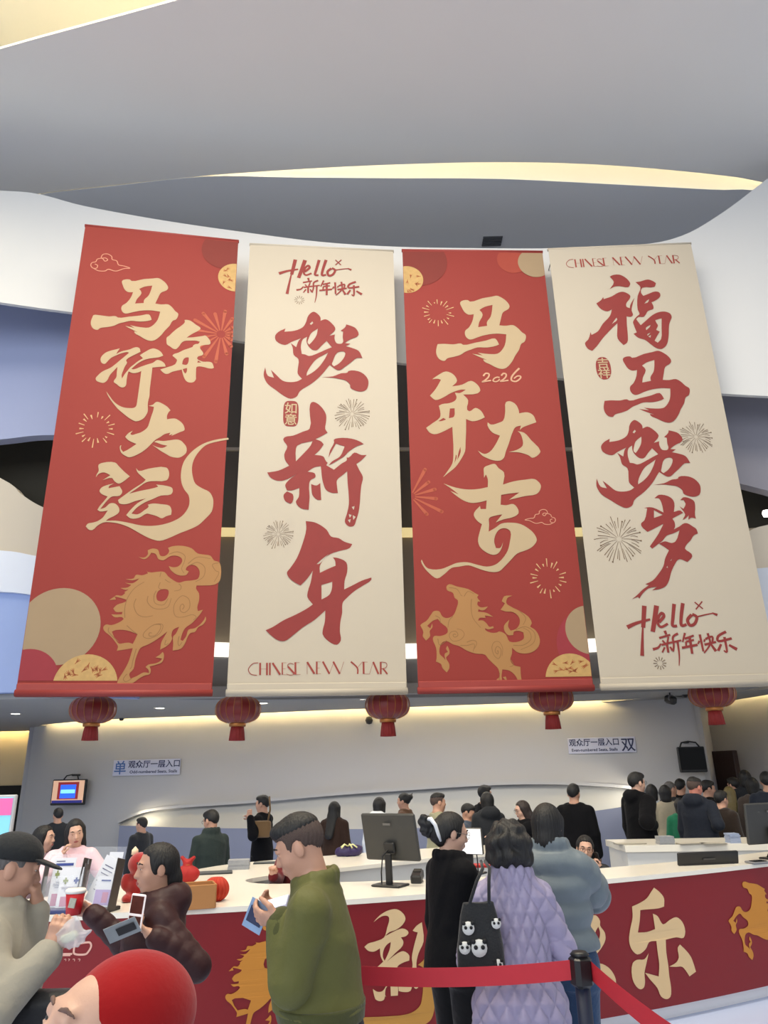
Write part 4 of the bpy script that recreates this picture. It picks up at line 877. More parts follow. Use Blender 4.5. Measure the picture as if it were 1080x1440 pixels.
def hand(F, W, d, palm, thumb, curl=.45, s=1.0, spread=.012, grip=None, kk=.006):
    """palm, four jointed fingers of different lengths and a thumb at the side; d: finger direction"""
    W = np.array(W, float); d = unit(d); n = unit(np.array(palm, float)-(np.array(palm, float) @ d)*d); t = unit(np.cross(d, n))
    if t @ np.array(thumb, float) < 0: t = -t
    for i in range(4):
        o = (1.5-i)*.0185*s
        F.cone(W+t*o*.55, W+d*.078*s+t*o, .0145*s, .0115*s, k=.012)
    F.cone(W-d*.03*s, W+d*.03*s, .025*s, .024*s, k=.02)
    Ls = [.066, .074, .069, .054]; cs = curl if isinstance(curl, (list, tuple)) else [curl]*4
    for i in range(4):
        p = W+d*.078*s+t*(1.5-i)*.0195*s; ang = 0; dirn = d+t*(1.5-i)*spread*3
        for sg, (fr, bend) in enumerate(((.45, 62), (.31, 72), (.24, 45))):
            ang += math.radians(bend)*cs[i]
            v = unit(math.cos(ang)*unit(dirn)+math.sin(ang)*n); q = p+v*Ls[i]*fr*s*1.02
            r0 = [.0098, .0090, .0080][sg]*s; r1 = [.0090, .0080, .0068][sg]*s
            F.cone(p, q, r0, r1, k=kk); p = q
    a = W+d*.022*s+t*.026*s
    g = .5 if grip is None else grip
    b = a+unit(d*.72+t*(.75-.3*g)+n*(.15+.6*g))*.040*s
    c = b+unit(d*.85+t*(.25-.5*g)+n*(.25+.6*g))*.032*s
    e = c+unit(d*.85-t*.2*g+n*(.3+.5*g))*.024*s
    F.cone(W+d*.01*s+t*.012*s, a, .018*s, .0155*s, k=.012)
    F.cone(a, b, .0145*s, .0115*s, k=.008); F.cone(b, c, .0112*s, .010*s, k=kk); F.cone(c, e, .010*s, .008*s, k=kk)
    return W+d*.05*s+n*.03*s


SKIN = mat('skin_warm', (192, 146, 122), .5, vary=.05, scale=30, bump=.04, bscale=160)
SKIN2 = mat('skin_tan', (178, 128, 102), .5, vary=.06, scale=30, bump=.05, bscale=160)
SKIN3 = mat('skin_pale', (204, 162, 140), .5, vary=.05, scale=30, bump=.04, bscale=160)
HAIRB = mat('hair_black', (17, 15, 15), .58, vary=.2, scale=60, bump=.35, bscale=120, stretch=(1, 1, .15))
HAIRD = mat('hair_dark_brown', (38, 26, 22), .42, vary=.25, scale=60, bump=.5, bscale=120, stretch=(1, 1, .15))
HAIRG = mat('hair_grey', (96, 92, 90), .5, vary=.25, scale=60, bump=.5, bscale=120, stretch=(1, 1, .15))
FADE = mat('hair_cropped_sides', (74, 58, 52), .7, vary=.3, scale=200, bump=.4, bscale=300)
EYEW = mat('eye_white', (225, 220, 212), .25, vary=.02)
IRIS = mat('eye_iris', (24, 16, 12), .15, vary=.02)
LIP = mat('lips_rose', (158, 82, 78), .45, vary=.05)
GLASSF = mat('glasses_frame', (30, 26, 24), .3, vary=.02)
SHOE = mat('shoe_black', (24, 24, 26), .5, vary=.1)


def cloth(name, rgb, rough=.85, bump=.25, bscale=26, sheen=.15, vary=.10, spec=.25):
    return mat(name, rgb, rough, vary=vary, scale=9, bump=bump, bscale=bscale, sheen=sheen, spec=spec)


def seg_mesh(parent, name, F, m, bump=None):
    v, q = F.mesh(bump)
    if len(v) == 0: return None
    return link_mesh(name, np_mesh(name, v, q), m, parent)


def person(loc, yaw, label, h=1.70, vox=.010, lean=0.0, head=(0, 0, 0), skin=SKIN, hair=None, hairm=HAIRB, fem=False,
           bulk=1.0, top='jacket', topm=None, hem=.80, flare=0.0, pantsm=None, ra=None, la=None, rhint=(.5, -.6, -.4), lhint=(-.5, -.6, -.4),
           rh=None, lh=None, rhand=None, lhand=None, collar=None, hood=False, sleeve=1.0, puff=None, face=True, sit=False, quilt=False,
           name='person', group=None, glasses=None, hat=None, tall_collar=.0, skirt=None, belly=0.0, wr=.006, extra=None, headfwd=0.0, wide=1.0, arms=1.0, seed=0,
           shoes=True, innerm=None, cuffm=None):
    s = h/1.70
    root = empty(name, loc, yaw)
    tag(root, label, 'person', group)
    J = {}
    zo = -.40*s if sit else 0.0
    def P(x, y, z):          # a point of the upright body, then leaned forward about the hips
        z0 = .90
        c, si = math.cos(lean), math.sin(lean)
        if z > z0:
            dy, dz = y, z-z0
            y, z = dy*c+dz*si, z0-dy*si+dz*c
        return np.array([x*s, y*s, z*s+zo])
    sw = (.158 if fem else .178)*wide
    neck = P(0, -.005, 1.43); hc = P(0, .02+headfwd, 1.585)
    Rh = rot(*head)
    Sr, Sl = P(sw, 0, 1.362), P(-sw, 0, 1.362)
    l1, l2 = .285*s*arms, .255*s*arms
    def arm(S, tgt, hint, side):
        if tgt is None: tgt = P(side*(sw+.055*bulk), .05, .80)
        E, T = two_bone(S, tgt, l1, l2, hint); return E, T
    Er, Wr = arm(Sr, ra, rhint, 1); El, Wl = arm(Sl, la, lhint, -1)
    J.update(Sr=Sr, Sl=Sl, Er=Er, Wr=Wr, El=El, Wl=Wl, hc=hc, Rh=Rh, s=s, neck=neck)
    hs = s*.98 if not fem else s*.97
    hp = lambda x, y, z: hc+Rh @ (np.array([x, y, z])*hs)
    # ---- the body
    F = Field(vox)
    w = .92 if fem else 1.0
    secs = [(.80, .150, .105, 0, 0), (.93, .165, .115, 0, 0), (1.08, .140*w+.0, .105+belly*.5, 0, belly*.4), (1.25, .160*w, .112, 0, 0.01), (1.34, .155*w, .092, 0, 0), (1.41, .10, .07, 0, 0), (1.47, .055, .055, 0, 0)]
    def leaned(sc, k=1.0, add=0.0):
        out = []
        for z, a, b, xc, yc in sc:
            q = P(xc, yc, z); out.append((q[2], (a*k+add)*s, (b*k+add)*s, q[0], q[1]))
        out.sort(key=lambda r: r[0]); return out
    F.stack(leaned(secs), k=.03)
    for sd in (1, -1): F.cone(P(sd*.06, -.005, 1.415), P(sd*sw*.9, 0, 1.366), .045*s, .046*s, k=.04)
    F.cone(P(0, -.01, 1.40), hp(0, -.025, -.06), .062*s*(.85 if fem else 1), .055*s*(.88 if fem else 1), k=.03)
    for S, E, Wt in ((Sr, Er, Wr), (Sl, El, Wl)):
        F.cone(S, E, .047*s, .038*s, k=.03); F.cone(E, Wt, .038*s, .027*s, k=.02)
    if sit:
        legs = [(P(x, 0, .90), P(x*1.1, .42, .93), P(x*1.1, .42, .93)*np.array([1, 1, 0])+np.array([0, 0, .09*s])) for x in (.09, -.09)]
    else:
        legs = [(P(x, 0, .88), P(x*1.02, .012, .48), P(x*1.02, -.01, .08)) for x in (.09, -.09)]
    for a, b, c in legs:
        F.cone(a, b, .088*s, .058*s, k=.04); F.cone(b, c, .056*s, .036*s, k=.03)
        F.cone(c-np.array([0, .03*s, .045*s]), c+np.array([0, .13*s, -.055*s]), .035*s, .026*s, k=.02)
    # head
    F.ell(hp(0, -.012, .025), np.array([.076, .098, .086])*hs, Rh, k=.03)
    F.ell(hp(0, .026, -.035), np.array([.062, .066, .084])*hs, Rh, k=.03)
    F.cone(hp(0, .015, -.072), hp(0, .052, -.098), .043*hs, (.024 if fem else .028)*hs, k=.03)
    for sd in (1, -1):
        F.ell(hp(sd*.036, .052, -.034), np.array([.027, .03, .028])*hs, Rh, k=.02)
        F.ell(hp(sd*.077, -.012, -.012), np.array([.010, .021, .033])*hs, Rh @ rot(0, 0, 0), k=.008)
    if face:
        F.cone(hp(0, .086, .010), hp(0, .104, -.030), .0085*hs, .0135*hs, k=.012)
        for sd in (1, -1):
            F.ell(hp(sd*.0125, .094, -.034), np.array([.009, .011, .008])*hs, Rh, k=.006)
            F.ell(hp(sd*.031, .101, .004), np.array([.017, .014, .011])*hs, Rh, k=.012, op='-')
            F.ell(hp(sd*.031, .0815, .0125), np.array([.017, .0115, .0065])*hs, Rh, k=.006)
            F.ell(hp(sd*.031, .0815, -.0035), np.array([.016, .010, .005])*hs, Rh, k=.006)
        F.cone(hp(-.033, .083, .026), hp(.033, .083, .026), .010*hs, .010*hs, k=.016)
        F.ell(hp(0, .087, -.066), np.array([.026, .014, .016])*hs, Rh, k=.015)
        F.ell(hp(0, .106, -.0655), np.array([.022, .012, .0018])*hs, Rh, k=.004, op='-')
    for S, E, Wt, hd, sd in ((Sr, Er, Wr, rhand, 1), (Sl, El, Wl, lhand, -1)):
        d = unit(Wt-E); o = dict(d=d, palm=(-sd, .2, 0), thumb=(0, 1, .3), curl=.35, s=s*(.92 if fem else 1.0))
        if hd: o.update(hd)
        hand(F, Wt, **o)
    if extra: extra(F, J, P, hp)
    seg_mesh(root, 'body', F, skin)
    # ---- eyes, lips, brows
    if face and vox < .009:
        for sd in (1, -1):
            E_ = MB(); c = hp(sd*.031, .0775, .0045); E_.lathe((0, 0, 0), [(.0112*hs*math.sin(t), -.0112*hs*math.cos(t)) for t in np.linspace(.02, 3.12, 9)], 12)
            o = E_.build('eye', EYEW, root); o.location = c
            I_ = MB(); I_.lathe((0, 0, 0), [(.0001, .0105*hs), (.0058*hs, .0098*hs), (.0058*hs, .0115*hs), (.003*hs, .0120*hs), (.0001, .0121*hs)], 12, M=Matrix((Rh @ np.array([[1, 0, 0], [0, 0, 1], [0, -1, 0]])).tolist()))
            I_.build('iris', IRIS, o)
            Bq = Field(.004); Bq.cone(hp(sd*.016, .0955, .027), hp(sd*.034, .0935, .032), .004*hs, .0045*hs, k=.004).cone(hp(sd*.034, .0935, .032), hp(sd*.050, .080, .027), .0045*hs, .003*hs, k=.004)
            seg_mesh(root, 'eyebrow', Bq, hairm)
        L = Field(.0035)
        L.cone(hp(-.020, .0935, -.0635), hp(0, .0995, -.0600), .0035*hs, .0048*hs, k=.004).cone(hp(.020, .0935, -.0635), hp(0, .0995, -.0600), .0035*hs, .0048*hs, k=.004)
        L.cone(hp(-.017, .0935, -.0685), hp(.017, .0935, -.0685), .0036*hs, .0036*hs, k=.004).cone(hp(-.008, .0975, -.0705), hp(.008, .0975, -.0705), .005*hs, .005*hs, k=.004)
        seg_mesh(root, 'lips', L, LIP)
    # ---- hair
    vh = max(vox, .006)
    hr = hair or 'short'
    if hr != 'none':
        G = Field(vh); bx = lambda c, hh, op='-', k=.012, rad=.02: G.box(hp(*c), np.array(hh)*hs, Rh, rad=rad, k=k, op=op)
        if hr in ('short', 'buzz', 'thin'):
            t = {'short': .013, 'buzz': .008, 'thin': .005}[hr]
            G.ell(hp(0, -.014, .030), np.array([.076+t*.7, .099+t, .086+t*1.4])*hs, Rh)
            if hr == 'short': G.ell(hp(.0, .055, .085), np.array([.060, .042, .030])*hs, Rh, k=.03)
            bx((0, .115, -.03), (.12, .075, .083)); bx((0, .03, -.10), (.12, .10, .085)); bx((0, -.1, -.125), (.12, .12, .055))
            for sd in (1, -1): G.ell(hp(sd*.085, -.01, -.012), np.array([.025, .026, .038])*hs, Rh, k=.01, op='-')
        elif hr == 'bun':
            G.ell(hp(0, -.016, .028), np.array([.083, .106, .095])*hs, Rh); bx((0, .115, -.04), (.12, .070, .085)); bx((0, .04, -.10), (.12, .10, .07)); bx((0, -.1, -.15), (.12, .12, .06))
            G.ell(hp(.0, -.115, .055), np.array([.048, .042, .045])*hs, Rh, k=.015); G.cone(hp(.01, -.13, .09), hp(.03, -.15, .12), .012, .004, k=.01)
        elif hr == 'curly':
            G.ell(hp(0, -.02, .030), np.array([.122, .128, .118])*hs, Rh); G.ell(hp(0, -.045, -.035), np.array([.115, .085, .085])*hs, Rh, k=.05)
            bx((0, .125, -.04), (.075, .060, .10))
        elif hr in ('bob', 'long', 'tied', 'clip'):
            G.ell(hp(0, -.016, .028), np.array([.084, .107, .097])*hs, Rh)
            if hr == 'bob':
                G.cone(hp(0, -.035, .0), hp(0, -.045, -.085), .086*hs, .080*hs, k=.03)
                for sd in (1, -1): G.cone(hp(sd*.066, .01, .03), hp(sd*.066, .012, -.085), .026*hs, .020*hs, k=.02)
            if hr == 'long':
                G.cone(hp(0, -.035, .0), hp(0, -.055, -.10), .084*hs, .078*hs, k=.03)
                G.cone(hp(0, -.075, -.10), P(0, -.165-.02*bulk, 1.22)+(hc-P(0, .02, 1.585))*.3, .075*hs, .055*hs, k=.03, sq=(1.25, .7, 1))
                for sd in (1, -1): G.cone(hp(sd*.066, .012, .03), hp(sd*.072, -.01, -.14), .025*hs, .03*hs, k=.03)
            if hr == 'tied':
                G.cone(hp(0, -.03, .0), hp(0, -.07, -.06), .082*hs, .06*hs, k=.03); G.cone(hp(0, -.085, -.06), hp(.0, -.11, -.17), .045*hs, .035*hs, k=.03)
            if hr == 'clip':
                G.cone(hp(0, -.03, .0), hp(0, -.055, -.03), .082*hs, .07*hs, k=.03); G.ell(hp(0, -.115, -.01), np.array([.055, .04, .065])*hs, Rh, k=.02)
            bx((0, .118, -.028), (.056 if hr in ('bob', 'long') else .085, .068, .100), k=.02)
            if hr in ('tied', 'clip'):
                bx((0, .05, -.11), (.12, .10, .075))
                for sd in (1, -1): G.ell(hp(sd*.085, -.012, -.018), np.array([.022, .020, .034])*hs, Rh, k=.01, op='-')
        bf = curls(.010*s) if hr == 'curly' else strands(.0022*s, seed)
        ho = seg_mesh(root, 'hair', G, hairm, bf)
        if hr == 'buzz':
            G2 = Field(vh); G2.ell(hp(0, -.016, .046), np.array([.080, .104, .088])*hs, Rh); G2.ell(hp(0, .055, .092), np.array([.055, .040, .026])*hs, Rh, k=.03)
            G2.box(hp(0, 0, -.06), np.array([.2, .2, .115])*hs, Rh, rad=.02, k=.02, op='-')
            if ho: ho.data.materials.clear(); ho.data.materials.append(FADE); ho.name = 'cropped_hair'
            seg_mesh(root, 'hair', G2, hairm, strands(.003*s, seed))
    # ---- trousers or skirt, shoes
    vc = max(vox, .007)
    if pantsm is not None:
        T = Field(vc)
        for a, b, c in legs:
            T.cone(a, b, .108*s*min(bulk, 1.15), .078*s, k=.03); T.cone(b, c+np.array([0, 0, .02]), .078*s, .066*s, k=.03)
        q = P(0, 0, .93); T.stack(leaned([(.79, .185, .135, 0, -.005), (.93, .185, .138, 0, -.005), (1.0, .172, .122, 0, 0)], min(bulk, 1.1)), k=.04)
        seg_mesh(root, 'trousers', T, pantsm, wrinkle(.005, seed=seed+3))
    if shoes:
        for a, b, c in legs:
            Q = Field(vc); Q.ell(c+np.array([0, .055*s, -.035*s]), np.array([.046, .135, .05])*s).cone(c, c+np.array([0, -.01, -.04]), .05*s, .045*s, k=.02)
            Q.cut((0, 0, 0.004), (0, 0, -1)); seg_mesh(root, 'shoe', Q, SHOE)
    # ---- upper garment
    if topm is not None:
        T = Field(vc); bk = bulk; th = {'shirt': .010, 'sweater': .016, 'jacket': .028, 'coat': .030, 'puffer': .045}[top]
        sc = [(1.08, .150*w+.0, .110+belly*.6, 0, belly*.45), (1.25, .165*w, .116+belly*.25, 0, 0.01+belly*.1), (1.34, .160*w, .098, 0, 0), (1.40, .115, .082, 0, -.005), (1.455+tall_collar*.0, .07, .068, 0, -.005)]
        low = []
        if hem < .93:
            low = [(hem, .172+flare, .122+flare*.8+belly*.3, 0, belly*.2)]
            if hem < .8: low.append((.93, .175+flare*.35, .125+flare*.2+belly*.5, 0, belly*.3))
            else: low.append((.95, .180+flare*.2, .130+belly*.55, 0, belly*.35))
        else: low = [(hem, .165, .12+belly*.5, 0, belly*.3)]
        T.stack(leaned(low+sc, bk, th), k=.04, puff=puff)
        for sd in (1, -1): T.cone(P(sd*.07, -.005, 1.405), P(sd*sw*.9, 0, 1.362), (.042+min(th, .03))*s, (.045+min(th, .034))*s, k=.04)
        a0, a1, a2 = (.052+th)*s*sleeve, (.045+th)*s*sleeve, (.034+th*.8)*s*sleeve
        for S, E, Wt in ((Sr, Er, Wr), (Sl, El, Wl)):
            T.cone(S, E, a0, a1, k=.016, puff=puff); T.cone(E, Wt-unit(Wt-E)*.015, a1, a2, k=.016, puff=puff)
            if top in ('jacket', 'coat'):
                T.ell((E+S*.6+Wt*.4)/2, np.array([1, 1, 1])*a1*.85, k=.03)
        if hood:
            T.ell(P(0, -.10, 1.43), np.array([.125, .075, .085])*s*(.5+.5*bk), rot(0, lean-.3), k=.03)
            T.cone(P(-.085, .02, 1.44), P(-.06, -.07, 1.47), .032*s, .045*s, k=.03); T.cone(P(.085, .02, 1.44), P(.06, -.07, 1.47), .032*s, .045*s, k=.03)
        if tall_collar:
            for i in range(12):
                w0 = 2*math.pi*i/12; w1 = 2*math.pi*(i+1)/12
                f_ = lambda w_: P(.088*math.sin(w_), -.005+.082*math.cos(w_), 1.435+.022*(1-math.cos(w_))/2+tall_collar*.5)
                T.cone(f_(w0), f_(w1), .022*s, .022*s, k=.02, sq=(1, 1, 1+tall_collar*14))
        # the neck stays open
        T.cone(P(0, .0, 1.44), hp(0, -.02, -.09), .060*s, .066*s, k=.01, op='-')
        hz = P(0, 0, hem)[2]
        bf = wrinkle(wr*s, seed=seed)
        if quilt:
            base = bf
            ax, ay = P(0, 0, 1.1)[:2]
            def bf(v, n, base=base):
                u = np.arctan2(v[:, 0]-ax, -(v[:, 1]-ay))*.19; z = v[:, 2]+.15*v[:, 1]
                p1 = (u/.088+z/.125); p2 = (u/.088-z/.125)
                d = np.minimum(np.abs(p1-np.round(p1)), np.abs(p2-np.round(p2)))
                return .017*np.sqrt(np.minimum(d*2.6, 1))-.010+base(v, n)*.5
        nm = {'shirt': 'shirt', 'sweater': 'sweater', 'jacket': 'jacket', 'coat': 'coat', 'puffer': 'puffer_jacket'}[top]
        T.cut((0, 0, hz), (0, 0, -1))
        seg_mesh(root, nm, T, topm, bf)
        if cuffm is not None:
            for E, Wt in ((Er, Wr), (El, Wl)):
                C_ = Field(vc); d = unit(Wt-E); C_.cone(Wt-d*.05, Wt-d*.008, a2*.98, a2*.9, k=.01)
                seg_mesh(root, 'cuff', C_, cuffm)
            C2 = Field(vc)
            q = leaned([(hem-.035, .165+flare*.6, .120+belly*.35, 0, belly*.25), (hem+.03, .178+flare, .128+belly*.4, 0, belly*.25)], bk, th*.7)
            C2.stack(q, k=.02); seg_mesh(root, 'waistband', C2, cuffm)
    # ---- eyewear, hats
    if glasses:
        g = MB()
        gm = glasses if not isinstance(glasses, bool) else GLASSF
        for sd in (1, -1):
            pts = [hp(sd*.033+.025*math.cos(t), .108-.006*abs(math.cos(t)), .001+.021*math.sin(t)) for t in np.linspace(0, 2*math.pi, 17)]
            g.tube(pts, .0019*hs, 6)
            g.tube([hp(sd*.058, .104, .006), hp(sd*.078, .05, .006), hp(sd*.083, -.01, .004)], .0018*hs, 6)
        g.tube([hp(-.009, .108, .004), hp(0, .111, .007), hp(.009, .108, .004)], .0018*hs, 6)
        g.build('glasses', gm, root)
    if hat: hat(root, hp, Rh, hs)
    root['_j'] = 0
    del root['_j']
    return root, J, P, hp


# ------------------------------------------------------------------ lanterns, signs, screens of the lobby
LRED = mat('lantern_red', (112, 10, 16), .45, vary=.08, scale=8, sheen=.2)
LGOLD = mat('lantern_gold', (170, 112, 60), .35, metal=.7, vary=.05)
BLK = mat('black_plastic', (22, 22, 24), .4, vary=.05)
GREYP = mat('grey_plastic', (120, 121, 124), .45, vary=.04)
CHAR = mat('monitor_charcoal', (58, 57, 54), .5, vary=.04)


def lantern(px, py, label, proto=None):
    q = at(px, py, 10.72)
    root = empty('red_lantern', q, 0)
    tag(root, label, 'lantern', 'red lanterns under the gallery')
    if proto is not None:
        for ch in proto.children:
            c_ = ch.copy(); COL.objects.link(c_); c_.parent = root
        return root
    n = 72; hgt, R_ = .185, .315; v = []; f = []
    lv = np.linspace(-1, 1, 15)
    for t in lv:
        r0 = R_*math.sqrt(max(1-abs(t*.93)**2.4, .02))**.9
        for j in range(n):
            w = 2*math.pi*j/n; r = r0*(1+.025*abs(math.sin(w*9))-.012); v.append((r*math.cos(w), r*math.sin(w), t*hgt))
    for i in range(14):
        for j in range(n): k = (j+1) % n; f.append((i*n+j, i*n+k, i*n+n+k, i*n+n+j))
    f += [tuple(range(n-1, -1, -1)), tuple(range(14*n, 15*n))]
    MB().add(v, f, True).build('lantern_body', LRED, root)
    for j in range(18):
        w = 2*math.pi*(j+.5)/18; pts = []
        for t in np.linspace(-.97, .97, 13):
            r = R_*math.sqrt(max(1-abs(t*.93)**2.4, .02))**.9*1.02+.001; pts.append((r*math.cos(w), r*math.sin(w), t*hgt))
        MB().tube(pts, .0045, 5).build('rib', LGOLD, root)
    MB().lathe((0, 0, 0), [(.07, -hgt-.05), (.115, -hgt-.05), (.12, -hgt-.01), (.10, -hgt+.02)], 28).build('gold_collar', LGOLD, root)
    MB().lathe((0, 0, 0), [(.08, hgt-.01), (.11, hgt-.005), (.105, hgt+.008), (.05, hgt+.010)], 28).build('top_cap', LGOLD, root)
    vv = []; ff = []; m = 60
    for i, z in enumerate((-hgt-.045, -hgt-.12, -hgt-.24)):
        for j in range(m):
            w = 2*math.pi*j/m; r = (.085+.012*i)*(1+.05*math.sin(w*15)); vv.append((r*math.cos(w), r*math.sin(w), z))
    for i in range(2):
        for j in range(m): k = (j+1) % m; ff.append((i*m+j, i*m+m+j, i*m+m+k, i*m+k))
    ff += [tuple(range(m)), tuple(range(3*m-1, 2*m-1, -1))]
    MB().add(vv, ff, True).build('tassel', mat('tassel_red', (130, 26, 24), .7, vary=.2, scale=40, stretch=(6, 6, .4)), root)
    MB().tube([(0, 0, hgt), (0, 0, hgt+.10), (0, .05, hgt+.14), (0, 1.0, hgt+.15)], .010, 6).build('hanging_arm', BLK, root)
    return root


l0 = lantern(131, 998, 'red pleated lantern under the first red banner, leftmost of the five')
for px_, py_, lb in ((335, 998, 'red pleated lantern under the left edge of the cream banner'), (545, 992, 'red pleated lantern beneath the gap between cream and red banner'),
                     (774, 982, 'red pleated lantern under the right corner of the rearing horse banner'), (1001, 976, 'red pleated lantern under the rightmost cream banner')):
    lantern(px_, py_, lb, l0)


def wall_frame(px, py, off):
    p = on_wall(px, py, off); a = on_wall(px-25, py, off); b_ = on_wall(px+25, py, off)
    return p, math.atan2(b_[1]-a[1], b_[0]-a[0])


def m_per_px(p):
    return float((p-np.array([0, 0, CAM_H])) @ _fw)/FPX


SIGNB = mat('sign_board_pale_blue', (186, 188, 206), .35, vary=.02)
INKN = mat('sign_ink_navy', (26, 34, 74), .5); INKB = mat('sign_ink_blue', (58, 92, 150), .5)


def sign(px, py, w, h_, label, big, big_left, en, bigm):
    p, a = wall_frame(px, py, .03); k = m_per_px(p)
    root = empty('wall_sign', p, a); tag(root, label, 'sign')
    MB().box((0, 0, 0), (w*k, .02, h_*k), bev=.004).build('sign_board', SIGNB, root)
    W_ = w*k; H_ = h_*k
    bs = H_*.92
    bx_ = -W_/2+.02 if big_left else W_/2-.02-bs*.95
    t = text_mesh('sign_character', big, bs, bigm, root, bold=.003); t.location = (bx_, -.0125, -bs*.36)
    x0 = -W_/2+.02+(bs*1.12 if big_left else 0)
    s1 = H_*.50
    t = text_mesh('sign_characters', '观众厅一层入口', s1, INKN, root, bold=.0022); t.location = (x0, -.0125, H_*.02)
    wid = max(v.co.x for v in t.data.vertices)
    av = W_-.04-bs*1.08; t.scale = (min(1.2, av/wid),)*1+(1, 1) if False else (av/wid, 1, 1)
    t = text_mesh('sign_small_text', en, H_*.26, INKN, root, bold=.0012); wid = max(v.co.x for v in t.data.vertices); t.scale = (av*.92/wid, 1, 1)
    t.location = (x0+av*.04, -.0125, -H_*.36)


sign(206, 1079, 102, 21, 'pale wall sign beginning with a large blue character, above the left ledge', '单', True, 'Odd-numbered Seats, Stalls', INKB)
sign(846, 1048, 92, 21, 'pale wall sign ending with a large dark character, near the black screen', '双', False, 'Even-numbered Seats, Stalls', INKN)


def emis(name, rgb, st): return mat(name, rgb, .4, vary=0, emit=rgb, estr=st)


def tv(px, py, w, h_, label, lit, off=.35):
    p, a = wall_frame(px, py, off); a *= .3; k = m_per_px(p); W_, H_ = w*k, h_*k
    root = empty('wall_television', p, a); tag(root, label, 'television')
    MB().box((0, 0, 0), (W_, .07, H_), bev=.012).build('casing', BLK, root)
    s_ = MB().box((0, -.037, .012), (W_*.93, .006, H_*.86)).build('screen', emis('tv_stage_cream', (214, 170, 140), .55) if lit else mat('screen_dark', (10, 11, 13), .45, spec=.2), root)
    if lit:
        MB().box((0, -.0415, .03), (W_*.62, .003, H_*.66)).build('stage_curtain', emis('tv_curtain_red', (140, 34, 36), .5), s_)
        MB().box((0, -.0435, .015), (W_*.46, .003, H_*.52)).build('stage_backdrop', emis('tv_backdrop_blue', (40, 90, 226), 1.1), s_)
        MB().box((0, -.0455, .015), (W_*.42, .003, H_*.14)).build('stage_glow', emis('tv_glow_cyan', (120, 200, 250), 1.2), s_)
        MB().box((0, -.0435, -H_*.36), (W_*.9, .003, H_*.10)).build('stage_floor', emis('tv_floor_indigo', (40, 40, 120), .5), s_)
    b_ = MB(); b_.tube([(-.16, .02, H_/2), (-.12, .05, H_/2+.07), (0, .06, H_/2+.09), (.12, .05, H_/2+.07), (.16, .02, H_/2)], .014, 8); b_.tube([(0, .05, H_/2+.08), (0, off+.04, H_/2+.08)], .02, 8)
    b_.build('wall_bracket', BLK, root)


tv(97, 1114, 51, 34, 'small lit television on the wall showing a red stage with blue backdrop', True)
tv(973, 1068, 37, 34, 'black switched-off television on the wall near the right sign', False, .3)

p = on_wall(519, 1013, .10); o = MB().lathe((0, 0, 0), [(.001, -.075), (.05, -.06), (.075, 0), (.05, .06), (.001, .075)], 20).box((0, .06, 0), (.07, .10, .07)).build('security_camera', BLK, None); o.location = p
tag(o, 'round black security camera on the wall beside the middle lantern', 'camera')
root = empty('stage_projector', at(943, 984, 12.2)); tag(root, 'black projector lamp hanging beside the rightmost lantern', 'projector')
MB().box((0, 0, 0), (.13, .20, .13), rz=.4, rx=.3, bev=.03).build('projector_housing', BLK, root)
MB().lathe((0, 0, 0), [(.05, .0), (.06, .06), (.045, .07), (.001, .065)], 18, M=Matrix.Rotation(math.radians(70), 3, 'X')).build('projector_lens', GREYP, root)
MB().tube([(0, 0, .05), (0, 0, SOF-root.location.z+.03)], .012, 6).build('hanging_rod', BLK, root)
for i, (px_, py_, lb) in enumerate(((171, 1010, 'tiny dark smoke detector on the soffit above the left sign'), (963, 977, 'tiny dark smoke detector on the soffit near the projector lamp'))):
    q = atz(px_, py_, SOF); o = MB().lathe((0, 0, 0), [(.001, -.05), (.035, -.045), (.05, -.01), (.05, .002)], 16).build('smoke_detector', BLK, None); o.location = q; tag(o, lb, 'smoke detector')
for px_, py_, lb in ((22, 1003, 'lit downlight at the left edge, under the first red banner corner'), (225, 995, 'lit downlight on the soffit between the first two lanterns'),
                     (370, 988, 'lit downlight on the soffit right of the second lantern'), (510, 982, 'lit downlight on the soffit left of the middle lantern')):
    q = atz(px_, py_, SOF); root = empty('downlight', q+np.array([0, 0, -.006])); tag(root, lb, 'downlight', 'downlights on the lobby soffit')
    MB().lathe((0, 0, 0), [(.075, .006), (.10, .004), (.10, -.004), (.075, -.006)], 24).build('downlight_ring', WHITE, root)
    MB().lathe((0, 0, 0), [(.001, -.003), (.07, -.003), (.07, -.009), (.001, -.009)], 24).build('downlight_lens', LEDD, root)

